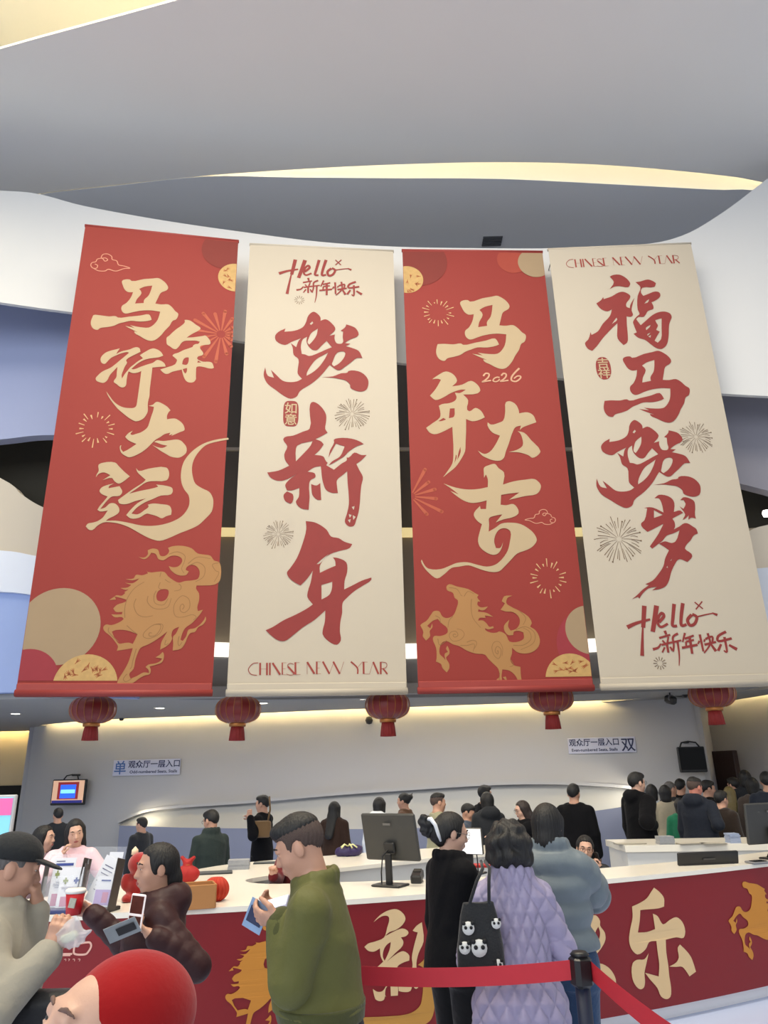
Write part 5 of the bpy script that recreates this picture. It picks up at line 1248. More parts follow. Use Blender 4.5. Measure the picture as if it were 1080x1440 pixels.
# ------------------------------------------------------------------ the reception desk
GC = {"cxin":{"c":[[[-141,891],[-122,911],[-82,940],[-27,961],[28,963],[77,930],[91,896],[68,860],[19,831],[-30,819],[-64,795],[31,830],[68,836],[104,819],[110,803],[91,786],[54,780],[71,752],[64,726],[15,688],[-53,636],[27,682],[69,692],[111,662],[110,630],[61,619],[24,599],[22,526],[23,434],[13,400],[-8,384],[-40,405],[-69,433],[-28,424],[-29,500],[-62,473],[-75,408],[-99,400],[-134,413],[-145,440],[-153,478],[-121,458],[-86,459],[-56,492],[-97,493],[-106,515],[-73,535],[-37,542],[-36,593],[-131,601],[-77,638],[-94,671],[-99,723],[-141,706],[-182,714],[-209,740],[-182,759],[-134,768],[-67,790],[-45,847],[-28,910],[-40,924],[-83,924]],[[30,482],[57,492],[106,496],[123,466],[110,441],[56,441],[29,449]],[[141,817],[173,847],[211,866],[219,741],[179,669],[161,608],[167,513],[168,456],[152,450],[129,475],[119,528],[133,600],[129,647],[143,704],[178,803],[153,810]]],"h":[[[-72,711],[-50,741],[-20,757],[-27,718],[-46,677],[-67,643],[-79,670]]]},"csweep":{"c":[[[170,596],[208,619],[227,639],[250,605],[287,586],[283,503],[284,399],[281,323],[253,254],[216,233],[180,217],[73,218],[-102,246],[-274,273],[-388,289],[-388,328],[-274,320],[-136,309],[-31,304],[76,303],[136,317],[179,348],[192,382],[209,509],[212,572],[182,593]]],"h":[]},"ckuai":{"c":[[[1540,859],[1562,866],[1573,831],[1574,798],[1622,798],[1653,757],[1649,724],[1684,671],[1683,622],[1632,562],[1585,526],[1535,467],[1521,516],[1506,558],[1437,581],[1373,564],[1325,584],[1419,607],[1488,657],[1516,675],[1481,691],[1468,749],[1374,741],[1379,782],[1470,766],[1535,785],[1552,791],[1535,826]],[[1566,463],[1608,467],[1677,435],[1722,382],[1735,324],[1723,314],[1666,356],[1599,404]],[[1303,920],[1321,811],[1284,533],[1243,521],[1267,775],[1270,898]]],"h":[[[1483,585],[1527,637],[1535,620],[1512,566]],[[1600,679],[1632,718],[1642,675],[1619,620],[1596,606],[1595,639]]]},"cle":{"c":[[[2195,952],[2247,912],[2280,865],[2269,804],[2214,796],[2087,799],[2035,799],[2017,724],[1986,642],[2071,637],[2153,650],[2150,763],[2193,741],[2224,686],[2239,676],[2303,700],[2378,715],[2430,674],[2446,603],[2419,558],[2350,570],[2242,564],[2231,472],[2233,388],[2229,305],[2231,222],[2215,167],[2178,154],[2126,179],[2103,239],[2047,303],[2006,357],[2128,317],[2148,398],[2148,490],[2150,565],[2081,564],[2039,518],[1956,490],[1908,533],[1895,592],[1919,674],[1954,755],[1961,832],[2038,851],[2112,880],[2167,928]],[[1903,434],[1945,454],[2016,450],[2062,487],[2026,412],[2001,357],[1995,293],[1978,259],[1944,251],[1901,288],[1883,347]],[[2347,493],[2375,515],[2435,457],[2468,410],[2486,349],[2495,305],[2424,280],[2401,317],[2367,355],[2309,362],[2241,372],[2316,395],[2345,425]]],"h":[]},"clogo":{"s":[[[[-2052,936],[-2104,934],[-2116,905],[-2123,843],[-2113,817],[-2053,812],[-2032,825],[-2017,855],[-2023,876],[-2042,882],[-2105,876]],14,14],[[[-2131,819],[-2220,822],[-2276,826],[-2293,841],[-2274,867],[-2228,882]],14,14],[[[-2219,814],[-2141,810]],8,8],[[[-2054,919],[-2094,916],[-2104,901],[-2112,877]],8,8],[[[-2091,787],[-2078,786],[-2082,774]],4,4],[[[-2124,787],[-2113,788],[-2112,776]],4,4],[[[-2152,790],[-2143,789],[-2149,779]],4,4],[[[-2178,789],[-2167,791],[-2167,780]],4,4],[[[-2216,788],[-2202,789]],4,4]]}}
TOP = 1.05


def yc(x): return 5.95+.30*x+.036*x*x


CTOP = mat('desk_white', (240, 234, 220), .22, vary=.015, scale=1.5)
CSIDE = mat('desk_side_white', (222, 220, 214), .5, vary=.015)
CRED = mat('desk_red_panel', (128, 14, 22), .5, vary=.05, scale=1.0)
outer = [(x, yc(x)) for x in np.linspace(-3.4, 4.4, 41)]
inner_far = catmull([(4.4, yc(4.4)+.64), (3.0, yc(3.0)+.62), (1.5, yc(1.5)+.64), (.4, yc(.4)+.74), (-.5, yc(-.5)+.95), (-1.05, 6.75), (-1.28, 7.0), (-1.1, 7.3), (-.55, 7.7), (.2, 8.25), (.9, 8.7), (1.45, 8.95)], 4)
back = catmull([(1.5, 9.75), (.9, 9.65), (.2, 9.35), (-.5, 9.0), (-1.2, 8.6), (-1.7, 8.25), (-2.05, 7.6), (-2.3, 6.9), (-2.7, 6.3), (-3.4, 5.95)], 4)
loop = [np.array(p_, float) for p_ in outer]+[np.array(p_, float) for p_ in inner_far]+[np.array(p_, float) for p_ in back]


def prism(loop, z0, z1, smooth=False):
    n = len(loop); v = [(p_[0], p_[1], z0) for p_ in loop]+[(p_[0], p_[1], z1) for p_ in loop]
    tri = tessellate_polygon([[Vector((p_[0], p_[1], 0)) for p_ in loop]]); f = []
    for t in tri:
        a, b_, c_ = [loop[i] for i in t]; cr = (b_[0]-a[0])*(c_[1]-a[1])-(b_[1]-a[1])*(c_[0]-a[0])
        if abs(cr) < 1e-10: continue
        t = t if cr > 0 else t[::-1]; f.append(tuple(n+i for i in t)); f.append(tuple(i for i in t[::-1]))
    for i in range(n): j = (i+1) % n; f.append((i, j, n+j, n+i))
    return MB().add(v, f)


def inset(loop, d):
    out = []; n = len(loop)
    for i in range(n):
        t = loop[(i+1) % n]-loop[i-1]; t = t/(np.linalg.norm(t)+1e-9); out.append(loop[i]+np.array([-t[1], t[0]])*d)
    return out


desk = empty('reception_desk', (0, 7.0, 0)); tag(desk, 'long curved reception desk with white worktop and red printed front', 'desk')


def on_desk(o):
    o.location = (0, -7.0, 0); return o


on_desk(prism(loop, TOP-.035, TOP).build('worktop', CTOP, desk))
on_desk(prism(inset(loop, .06), .10, TOP-.034).build('desk_body', CSIDE, desk))
on_desk(prism(inset(loop, .075), .0, .105).build('plinth', mat('plinth_white', (240, 240, 242), .4, vary=.01), desk))
b = MB(); b.slab([[(x, yc(x)+.012, z) for x in np.linspace(-3.4, 4.4, 60)] for z in (.10, TOP-.036)], (0, .05, 0)); fp = on_desk(b.build('front_panel', CRED, desk))


def fd(u, v, layer): return (u/1000, yc(u/1000)+.008-layer*.0012, v/1000)


class DPrint(Print):
    pass


def gdesk(key, m, name, layer=1):
    p_ = DPrint(fd); g = GC[key]
    if 'c' in g:
        for c_ in g['c']:
            hh = [h_ for h_ in g['h'] if min(q[0] for q in c_) < np.mean(h_, 0)[0] < max(q[0] for q in c_) and min(q[1] for q in c_) < np.mean(h_, 0)[1] < max(q[1] for q in c_)]
            p_.poly(c_, hh, layer)
    else:
        for s_, w0, w1 in g['s']: p_.stroke(s_, w0*.85, w1*.85, layer)
    p_.f = [q[::-1] for q in p_.f]
    return p_.build(name, m, fp)


INKD = mat('desk_ink_sand', (222, 190, 142), .6, vary=.03)
gdesk('cxin', INKD, 'brush_character'); gdesk('csweep', mat('desk_ink_gold', (190, 138, 60), .6, vary=.03), 'brush_sweep', .5)
gdesk('ckuai', INKD, 'brush_character'); gdesk('cle', INKD, 'brush_character'); gdesk('clogo', mat('desk_ink_pink', (226, 176, 160), .6), 'desk_emblem')


def desk_horse(key, kl, src_a, src_b, dst_a, dst_b, crop_uv, m):
    """places a horse by two matched points of the artwork"""
    sx = (dst_b[0]-dst_a[0])/(src_b[0]-src_a[0]); sy = (dst_b[1]-dst_a[1])/(src_b[1]-src_a[1])
    mp = lambda pts: [[dst_a[0]+(q[0]-src_a[0])*sx, dst_a[1]+(q[1]-src_a[1])*sy] for q in pts]
    p_ = Print(fd); g = GL[key]
    for c_ in g['c']:
        cl = clip_rect([np.array(q) for q in smooth_poly(mp(c_))], -3390, 115, 4390, 1000)
        hh = [mp(h_) for h_ in g['h']] if c_ is g['c'][0] else []
        hh = [h_ for h_ in hh if min(q[1] for q in h_) > 130]
        if cl: p_.poly(cl, hh, 1, False)
    p_.f = [q[::-1] for q in p_.f]
    return p_.build('horse_print', m, fp)


g1 = GL['horse1']['c'][0]; k1 = min(g1, key=lambda q: q[0]); e1 = g1[0]
desk_horse('horse1', None, k1, e1, (-1138, 514), (-956, 827), None, mat('desk_horse_gold', (200, 132, 44), .6, vary=.04))
g2_ = GL['horse2']['c'][0]; n2 = g2_[0]; hf = min([q for q in g2_ if q[0] < n2[0]+120], key=lambda q: -q[1]); fl = min(g2_, key=lambda q: q[0])
p_ = Print(fd); sx = (3140-2914)/(n2[0]-fl[0]); sy = (901-311)/(n2[1]-hf[1])
mp = lambda pts: [[3140+(q[0]-n2[0])*sx, 901+(q[1]-n2[1])*sy] for q in pts]
p_.poly(clip_rect(smooth_poly(mp(g2_)), -3390, 115, 4390, 1000), (), 1, False); p_.f = [q[::-1] for q in p_.f]
p_.build('horse_print', mat('desk_horse_gold', (200, 132, 44), .6), fp)

# second, free-standing back counter on the right
lp = [np.array(q, float) for q in ((2.66, 9.05), (4.2, 8.95), (5.3, 8.92), (5.3, 9.75), (4.3, 9.75), (2.66, 9.85))]
bc = empty('back_counter', (4.5, 9.4, 0)); tag(bc, 'white back counter behind the desk, right of the seated woman on the phone', 'counter')
o = prism(lp, TOP-.05, TOP+.02).build('worktop', CTOP, bc); o.location = (-4.5, -9.4, 0)
o = prism(inset(lp, .05), 0, TOP-.05).build('counter_body', CSIDE, bc); o.location = (-4.5, -9.4, 0)

# ------------------------------------------------------------------ things on the desk


def on_top(px, py, z=TOP): return atz(px, py, z)


def monitor(px, py, yaw, w, h_, tilt, label, lift=.13, lit=None, backm=CHAR):
    q = on_top(px, py); root = empty('desk_monitor', q, yaw); tag(root, label, 'monitor')
    MB().box((0, 0, .008), (.26, .19, .016), bev=.007).build('monitor_base', BLK, root)
    MB().box((0, -.02, .12), (.055, .03, .24), rx=.06, bev=.006).build('monitor_neck', BLK, root)
    M = Matrix.Rotation(tilt, 3, 'X'); c_ = M @ Vector((0, .02, 0)) + Vector((0, 0, lift+h_/2))
    MB().box(c_, (w, .032, h_), rx=tilt, bev=.010).build('monitor_back', backm, root)
    c2 = M @ Vector((0, .038, 0)) + Vector((0, 0, lift+h_/2))
    MB().box(c2, (w*.96, .004, h_*.93), rx=tilt).build('monitor_screen', lit or mat('screen_off', (14, 15, 17), .18), root)
    c3 = M @ Vector((0, -.018, h_*.3)) + Vector((0, 0, lift+h_/2))
    MB().box(c3, (w*.14, .003, h_*.045), rx=tilt).build('monitor_badge', mat('badge_grey', (104, 102, 98), .4), root)
    c4 = M @ Vector((0, -.02, -h_*.2)) + Vector((0, 0, lift+h_/2))
    MB().box(c4, (.10, .03, .09), rx=tilt, bev=.01).build('monitor_mount', BLK, root)
    MB().tube([c4, c4+Vector((-.05, -.03, -.06)), (-.07, -.02, .10), (-.09, .02, .02)], .006, 6).build('monitor_cable', BLK, root)
    return root


monitor(549, 1246, -.50, .50, .37, .26, 'charcoal monitor seen from behind on the white worktop beside the black-coated woman', .17)
monitor(1092, 1208, .35, .56, .37, .10, 'large dark monitor seen from behind at the right end of the desk', .13)
monitor(661, 1229, 2.6, .30, .22, -.08, 'small monitor with a white screen behind the curly-haired woman', .16, emis('screen_white', (235, 236, 238), .55))

GREYB = mat('brochure_grey', (150, 152, 156), .7, vary=.15, scale=30)


def paper_stack(px, py, w, d, h_, rz, label, m=GREYB, name='brochure_stack', z=TOP):
    q = on_top(px, py, z); n = 6; b_ = MB()
    R_ = random.Random(px)
    for i in range(n): b_.box((R_.uniform(-.004, .004), R_.uniform(-.004, .004), h_*(i+.5)/n), (w, d, h_/n*.98), rz=R_.uniform(-.03, .03))
    o = b_.build(name, m, None); o.location = q; o.rotation_euler = (0, 0, rz); tag(o, label, 'brochures'); return o


paper_stack(336, 1222, .20, .15, .085, .1, 'grey block of stacked brochures on the far worktop by the green-coated man')
paper_stack(302, 1228, .32, .20, .012, .2, 'flat dark leaflet pad lying on the worktop left of the stacked brochures', mat('pad_dark', (66, 70, 72), .6), 'leaflet_pad')
paper_stack(372, 1214, .22, .14, .012, .1, 'thin dark leaflets on the worktop right of the stacked brochures', mat('pad_dark', (66, 70, 72), .6), 'leaflet_pad')
paper_stack(936, 1187, .17, .14, .085, 0, 'grey brochure block on the back counter before the navy jacket', z=TOP+.02)
paper_stack(1031, 1185, .12, .14, .10, 0, 'pale blue brochure block on the back counter beside the large monitor', mat('brochure_blue', (148, 160, 186), .7, vary=.12, scale=30), z=TOP+.02)
for px_, w_, lb in ((886, .34, 'pale leaflets at the left end of the back counter'), (972, .30, 'pale leaflets on the back counter right of the grey brochure block'), (1003, .26, 'pale leaflets on the back counter left of the blue brochure block')):
    paper_stack(px_, 1187, w_, .15, .012, .05, lb, mat('leaflet_sand', (170, 164, 150), .7, vary=.1, scale=20), 'leaflet_pad', TOP+.02)
# low black panel leaning before the back counter
q = on_top(997, 1216); root = empty('black_display_panel', q, .16); tag(root, 'long low black panel standing on the right part of the white worktop', 'display panel')
MB().box((0, 0, .055), (.60, .03, .11), rx=.2, bev=.006).build('panel_face', BLK, root); MB().box((0, -.022, .05), (.12, .004, .012), rx=.2).build('panel_badge', mat('badge_dark', (60, 60, 62), .4), root)
MB().box((0, .04, .006), (.5, .10, .012)).build('panel_foot', BLK, root)
# calculator
q = on_top(1066, 1214); root = empty('calculator', q, .3); tag(root, 'small grey calculator on the worktop by the base of the large monitor', 'calculator')
MB().box((0, 0, .010), (.20, .12, .018), rx=.05, bev=.005).build('calculator_case', GREYP, root)
b = MB()
for i in range(5):
    for j in range(3): b.box((-.06+i*.028, -.035+j*.028, .022), (.020, .018, .006))
b.build('keypad', BLK, root)
# card terminal
q = on_top(587, 1241); root = empty('card_terminal', q, -.2); tag(root, 'small black card terminal on the worktop between monitor and black coat', 'card terminal')
MB().box((0, 0, .045), (.09, .16, .07), rx=.25, bev=.012).build('terminal_case', BLK, root); MB().box((0, .02, .088), (.065, .06, .006), rx=.25).build('terminal_screen', mat('screen_off', (14, 15, 17), .18), root); MB().box((0, 0, .005), (.08, .13, .012)).build('terminal_foot', BLK, root)
# red folder
q = on_top(677, 1219); o = MB().box((0, 0, .012), (.22, .16, .024), bev=.004).build('red_folder', mat('folder_red', (186, 34, 34), .6), None); o.location = q; tag(o, 'red folder on the worktop behind the curly-haired woman', 'folder')
# purple carrier bag
F = Field(.008); F.ell((0, 0, .05), (.13, .08, .06)).ell((.09, .02, .06), (.07, .06, .06)).ell((-.09, 0, .045), (.06, .06, .05)).cut((0, 0, 0), (0, 0, -1))
v, q = F.mesh(wrinkle(.012, 30, 40, 4)); root = empty('gift_bag', on_top(490, 1204)); tag(root, 'crumpled purple gift bag with pale ribbons on the far worktop', 'bag')
link_mesh('bag_body', np_mesh('bag_body', v, q), mat('bag_purple', (44, 30, 78), .5, vary=.2, scale=12), root)
b = MB()
for a_ in range(5): b.tube([(0, -.03, .10), (.05*math.cos(a_*1.3), -.05+.03*math.sin(a_*1.3), .125), (.10*math.cos(a_*1.3), -.05+.05*math.sin(a_*1.3), .09)], .008, 6)
b.build('ribbon', mat('ribbon_pale', (220, 220, 160), .5), root)
# open cardboard box and honeycomb paper lantern
q = on_top(273, 1276); root = empty('cardboard_box', q, .35); tag(root, 'tan cardboard tray on the worktop beside the pleated paper lantern', 'box')
CB = mat('cardboard_tan', (176, 122, 70), .75, vary=.06)
b = MB(); b.box((0, 0, .01), (.26, .20, .02)); b.build('box_floor', CB, root)
for c_, s_ in (((0, -.10, .075), (.26, .012, .15)), ((0, .10, .075), (.26, .012, .15)), ((-.13, 0, .075), (.012, .20, .15)), ((.13, 0, .075), (.012, .20, .15))): MB().box(c_, s_, bev=.003).build('box_side', CB, root)
q = on_top(303, 1267); n = 96; v = []; f = []
for i, t in enumerate(np.linspace(-1, 1, 15)):
    r0 = .088*math.sqrt(max(1-(t*.90)**2, .01))
    for j in range(n):
        w = 2*math.pi*j/n; r = r0*(1+.10*math.sin(w*16)); v.append((r*math.cos(w), r*math.sin(w), .078+.078*t))
for i in range(14):
    for j in range(n): k = (j+1) % n; f.append((i*n+j, i*n+k, i*n+n+k, i*n+n+j))
f += [tuple(range(n-1, -1, -1)), tuple(range(14*n, 15*n))]
o = MB().add(v, f, True).build('paper_lantern', mat('paper_vermilion', (180, 48, 24), .7, vary=.12, scale=20), None); o.location = q; tag(o, 'small vermilion pleated paper lantern standing on the worktop', 'paper lantern')
# red plush toy behind the brown coat
root = empty('red_plush_toy', on_top(194, 1266)); root.scale = (.85, .85, .80); tag(root, 'red plush toy with pale ears on the desk, left of the brown-coated woman', 'plush toy')
F = Field(.008); F.ell((0, 0, .13), (.12, .10, .13)).ell((0, -.02, .31), (.105, .095, .10), k=.03).ell((-.11, -.04, .16), (.04, .04, .07), k=.03).ell((.11, -.04, .16), (.04, .04, .07), k=.03).ell((-.06, -.09, .03), (.05, .07, .04), k=.03).ell((.06, -.09, .03), (.05, .07, .04), k=.03)
v, q = F.mesh(); link_mesh('plush_body', np_mesh('plush_body', v, q), mat('plush_red', (160, 18, 18), .9, vary=.1, sheen=.5, bump=.3, bscale=150), root)
for sx in (-1, 1): MB().lathe((sx*.06, -.01, .41), [(.001, -.03), (.03, -.02), (.028, .02), (.001, .05)], 14).build('ear', mat('plush_cream', (240, 214, 180), .9, sheen=.4), root)
root = empty('red_gift_pouch', on_top(262, 1242)); tag(root, 'red tied gift pouch on the desk behind the brown coat, right of her hair', 'pouch')
F = Field(.006); F.ell((0, 0, .07), (.11, .08, .075)).cone((0, 0, .12), (0, 0, .15), .035, .03).cone((0, 0, .15), (.05, 0, .20), .03, .015).cone((0, 0, .15), (-.05, 0, .20), .03, .015).cut((0, 0, 0), (0, 0, -1))
v, q = F.mesh(wrinkle(.006, 30, 30, 2)); link_mesh('pouch_body', np_mesh('pouch_body', v, q), mat('pouch_red', (160, 22, 20), .7, vary=.1), root)
MB().lathe((0, 0, .145), [(.033, -.008), (.040, 0), (.033, .008)], 16).build('tie_cord', LGOLD, root)

# leaflet stands
ACR = mat('acrylic_clear', (236, 240, 246), .06, vary=0, alpha=.10)
PAPER = mat('leaflet_white', (226, 226, 230), .6, vary=.03)
LILAC = mat('leaflet_lilac', (176, 150, 200), .6, vary=.03); PINKL = mat('leaflet_pink', (190, 120, 150), .6, vary=.03)
PLUSB = mat('leaflet_blue', (48, 66, 140), .6); PLUSG = mat('leaflet_olive', (140, 150, 90), .6); TXT = mat('leaflet_text', (96, 92, 120), .6)


def leaflet(loc, rz, tilt, w, h_, label, kind, seed=0, ry=0.0):
    root = empty('leaflet', loc, rz); tag(root, label, 'leaflet'); R_ = random.Random(seed)
    M = Matrix.Rotation(tilt, 3, 'X') @ Matrix.Rotation(ry, 3, 'Y')
    def put(x, z, sx, sz, m, nm, lay=1): MB().box((0, 0, 0), (sx, .0012, sz)).build(nm, m, root) and None
    def bx_(x, z, sx, sz, m, nm, lay):
        o = MB().box((x, -.002-lay*.0012, z), (sx, .001, sz)).build(nm, m, root); o.matrix_local = M.to_4x4(); return o
    o = MB().box((0, 0, h_/2), (w, .003, h_)).build('sheet', PAPER if kind != 'blue' else mat('leaflet_sky', (150, 170, 214), .6, vary=.05), root); o.matrix_local = M.to_4x4()
    if kind in ('plus', 'title'):
        if kind == 'title': bx_(0, h_*.86, w*.8, h_*.055, PLUSB, 'title_line', 1); bx_(-w*.2, h_*.93, w*.4, h_*.02, TXT, 'title_line', 1)
        for x_, m_ in ((-w*.26, PLUSG), (w*.16, PLUSB)):
            bx_(x_, h_*.66, w*.20, h_*.06, m_, 'plus_mark', 1); bx_(x_, h_*.66, w*.07, h_*.16, m_, 'plus_mark', 2)
        for i in range(4): bx_(0, h_*(.50-.035*i), w*R_.uniform(.5, .8), h_*.010, TXT, 'text_line', 1)
        for x_ in (-w*.22, w*.2): bx_(x_, h_*.15, w*.28, h_*.24, PINKL, 'pink_figure', 1)
    elif kind == 'photo':
        bx_(0, h_*.30, w*.9, h_*.5, LILAC, 'photo_patch', 1); bx_(w*.1, h_*.30, w*.3, h_*.34, PINKL, 'photo_patch', 2); bx_(0, h_*.85, w*.5, h_*.05, PLUSB, 'title_line', 1)
    elif kind == 'text':
        for i in range(7): bx_(0, h_*(.8-.09*i), w*R_.uniform(.5, .85), h_*.018, TXT, 'text_line', 1)
    return root


def stand(px, py, rz, w, h_, label, basem):
    q = on_top(px, py); root = empty('leaflet_stand', q, rz); tag(root, label, 'leaflet stand')
    MB().box((0, .03, .012), (w, .16, .024), bev=.004).build('stand_base', basem, root)
    MB().box((0, .075, h_/2), (w, .006, h_), rx=-.22).build('back_plate', ACR, root)
    MB().box((0, -.01, h_*.33), (w, .005, h_*.62), rx=-.22).build('front_plate', ACR, root)
    for sx in (-1, 1): MB().box((sx*w/2, .03, h_*.42), (.006, .09, h_*.8), rx=-.22).build('side_plate', mat('stand_side_dark', (52, 44, 40), .4) , root)
    return root, q


s1, q1 = stand(83, 1284, .10, .27, .36, 'acrylic leaflet stand with blue base on the desk, before the man in the cap', mat('stand_blue', (44, 56, 110), .4))
s2, q2 = stand(132, 1282, -.25, .27, .40, 'acrylic leaflet stand with dark sides on the desk, left of the brown-coated woman', BLK)
leaflet((q1[0]-.03, q1[1]+.035, q1[2]+.03), .10, -.22, .15, .31, 'white leaflet with a violet title in the stand nearest the cap', 'title', 1)
leaflet((q1[0]+.05, q1[1]+.015, q1[2]+.03), .10, -.22, .17, .25, 'white leaflet with plus marks, in front in the blue-based stand', 'plus', 2)
leaflet((q2[0]-.04, q2[1]+.045, q2[2]+.05), -.25, -.22, .13, .30, 'white leaflet leaning sideways in the dark-sided stand', 'text', 3, .35)
leaflet((q2[0]+.07, q2[1]+.02, q2[2]+.03), -.25, -.22, .11, .34, 'tall leaflet with plus mark at the right of the dark-sided stand', 'plus', 4)
leaflet((q2[0]+.05, q2[1]-.012, q2[2]+.03), -.25, -.22, .15, .19, 'leaflet with a lilac photo in front in the dark-sided stand', 'photo', 5)
# lit advertising screen at the left edge
q = at(-14, 1180, 7.0); root = empty('standing_display', (q[0], 7.0, 0), .1); tag(root, 'narrow lit display with pink and blue picture at the left edge', 'display')
hz_ = at(0, 1118, 7.0)[2]; zb_ = at(0, 1185, 7.0)[2]
MB().box((0, 0, (hz_+zb_)/2), (.36, .05, hz_-zb_), bev=.008).build('display_frame', mat('frame_silver', (190, 192, 196), .35), root)
MB().box((0, -.028, (hz_+zb_)/2), (.32, .004, hz_-zb_-.04)).build('display_picture', emis('display_cyan', (120, 190, 215), .5), root)
MB().box((0, -.032, zb_+(hz_-zb_)*.75), (.32, .004, (hz_-zb_)*.36)).build('display_picture', emis('display_pink', (206, 90, 150), .5), root)
MB().tube([(0, .02, .02), (0, .02, zb_+.05)], .025, 10).build('display_pole', BLK, root); MB().lathe((0, .02, 0), [(.2, 0), (.2, .015), (.03, .03)], 24).build('display_foot', BLK, root)

# ------------------------------------------------------------------ queue barrier
NAVY = mat('post_navy', (22, 30, 52), .35, vary=.05)
BELT = mat('belt_red', (188, 34, 48), .6, vary=.05, scale=20)
pp = at(815, 1345, 3.62); PX, PY, PH = pp[0], 3.62, pp[2]
root = empty('barrier_post', (PX, PY, 0)); tag(root, 'dark navy retractable belt post standing right of the lavender coat', 'barrier post')
MB().lathe((0, 0, 0), [(.17, 0), (.17, .015), (.06, .035), (.032, .05)], 32).build('post_foot', NAVY, root)
MB().lathe((0, 0, 0), [(.032, .03), (.032, PH-.10)], 24).build('post_tube', NAVY, root)
MB().box((0, 0, PH-.055), (.085, .085, .13), rz=.3, bev=.018).build('belt_head', BLK, root)
MB().lathe((0, 0, 0), [(.03, PH), (.042, PH+.008), (.03, PH+.02), (.001, PH+.022)], 24).build('post_cap', BLK, root)


def belt(a, b_, label, sag=.02, wd=.075):
    a, b_ = np.array(a), np.array(b_); rows_ = [[], []]
    for t in np.linspace(0, 1, 21):
        q_ = a*(1-t)+b_*t-np.array([0, 0, 4*sag*t*(1-t)]); rows_[0].append(q_+np.array([0, 0, wd/2])); rows_[1].append(q_-np.array([0, 0, wd/2]))
    o = MB().slab(rows_, (0, .002, 0), False).build('barrier_belt', BELT, None); tag(o, label, 'barrier belt'); return o


e1_ = at(478, 1370, 3.84)
belt((PX-.04, PY, PH-.05), tuple(e1_), 'red barrier belt stretched from the navy post towards the olive jacket')
_q = atz(925, 1440, PH-.06); b2_ = np.array([PX, PY, 0])+(np.array([_q[0], _q[1], 0])-np.array([PX, PY, 0]))*2.0
belt((PX+.04, PY-.02, PH-.05), (b2_[0], b2_[1], PH-.05), 'red barrier belt running from the navy post down past the right corner', .03)
# the next posts of the barrier, one behind the olive jacket and one past the frame
for (x_, y_, z_), lb in (((e1_[0]-.06, 3.86, e1_[2]+.05), 'barrier post hidden behind the olive jacket'), ((b2_[0]+.03, b2_[1]-.04, PH), 'barrier post past the lower right corner')):
    r2 = empty('barrier_post', (x_, y_, 0)); tag(r2, lb, 'barrier post')
    for ch in root.children:
        c_ = ch.copy(); COL.objects.link(c_); c_.parent = r2
    if 'behind' in lb: r2.scale = (1, 1, z_/PH)


# ------------------------------------------------------------------ the people
R90 = math.pi/2


def loc(o, yaw, w):
    d = np.array(w, float)-np.array(o, float); c, s = math.cos(-yaw), math.sin(-yaw)
    return np.array([d[0]*c-d[1]*s, d[0]*s+d[1]*c, d[2]])


def lv(yaw, w): return loc((0, 0, 0), yaw, w)


BLACKC = cloth('wool_black', (15, 15, 18), sheen=.02, spec=.12); DKGREY = cloth('cloth_charcoal', (36, 38, 42), sheen=.03); NAVYC = cloth('cloth_navy', (28, 33, 44), sheen=.03)
PANTS = cloth('trousers_black', (22, 22, 26)); JEANS = cloth('denim_blue', (48, 72, 104), bump=.3, bscale=60); PANTG = cloth('trousers_grey', (70, 72, 78))
OLIVE = cloth('nylon_olive', (92, 92, 48), .62, .35, 14, .05); BROWNQ = cloth('nylon_brown', (54, 28, 30), .55, .25, 18, .0, spec=.3)
LAV = cloth('nylon_lavender', (152, 144, 172), .5, .15, 22, .05, spec=.4); TEAL = cloth('nylon_teal_grey', (104, 115, 122), .5, .2, 18, .05, spec=.4)
SAND = cloth('cotton_sand', (150, 145, 132), .8, .35, 14); PINKK = cloth('knit_pink', (232, 196, 206)); BURG = cloth('knit_burgundy', (96, 18, 24))
GREEN = cloth('fleece_green', (42, 52, 50), sheen=.05); BROWNC = cloth('wool_brown', (48, 31, 23), sheen=.04); CARD = cloth('knit_chestnut', (96, 66, 44)); WHITEK = cloth('cotton_white', (222, 226, 232))
KHAKI = cloth('cotton_khaki', (150, 146, 118)); BEIGEJ = cloth('cotton_beige', (176, 164, 140)); EMER = cloth('wool_emerald', (22, 104, 74))


def man(px, py, Y, yawd, label, dz=0.0, **kw):
    q = at(px, py, Y); yaw = math.radians(yawd); o = (q[0]+kw.pop('dx', 0), Y, 0); h = q[2]+dz
    for k in ('ra', 'la'):
        if k in kw and kw[k] is not None: kw[k] = loc(o, yaw, kw[k])
    for k in ('rhand', 'lhand'):
        if k in kw and kw[k]:
            kw[k] = dict(kw[k])
            for d in ('d', 'palm', 'thumb'):
                if d in kw[k]: kw[k][d] = lv(yaw, kw[k][d])
    kw.setdefault('shoes', Y > 6)
    kw.setdefault('pantsm', PANTS)
    return (*person(o, yaw, label, h=h, seed=abs(int(px)), **kw), o, yaw)


def beanie(root, hp, Rh, hs):
    F = Field(.004); F.ell(hp(0, -.045, .040), np.array([.098, .112, .096])*hs, Rh); F.ell(hp(0, -.070, .070), np.array([.090, .102, .086])*hs, Rh, k=.04)
    F.cut(hp(0, .0, .018), Rh @ np.array([0, .40, -1]))
    v, q = F.mesh(); link_mesh('felt_hat', np_mesh('felt_hat', v, q), cloth('felt_red', (150, 12, 15), .95, .08, 90, .15), root)


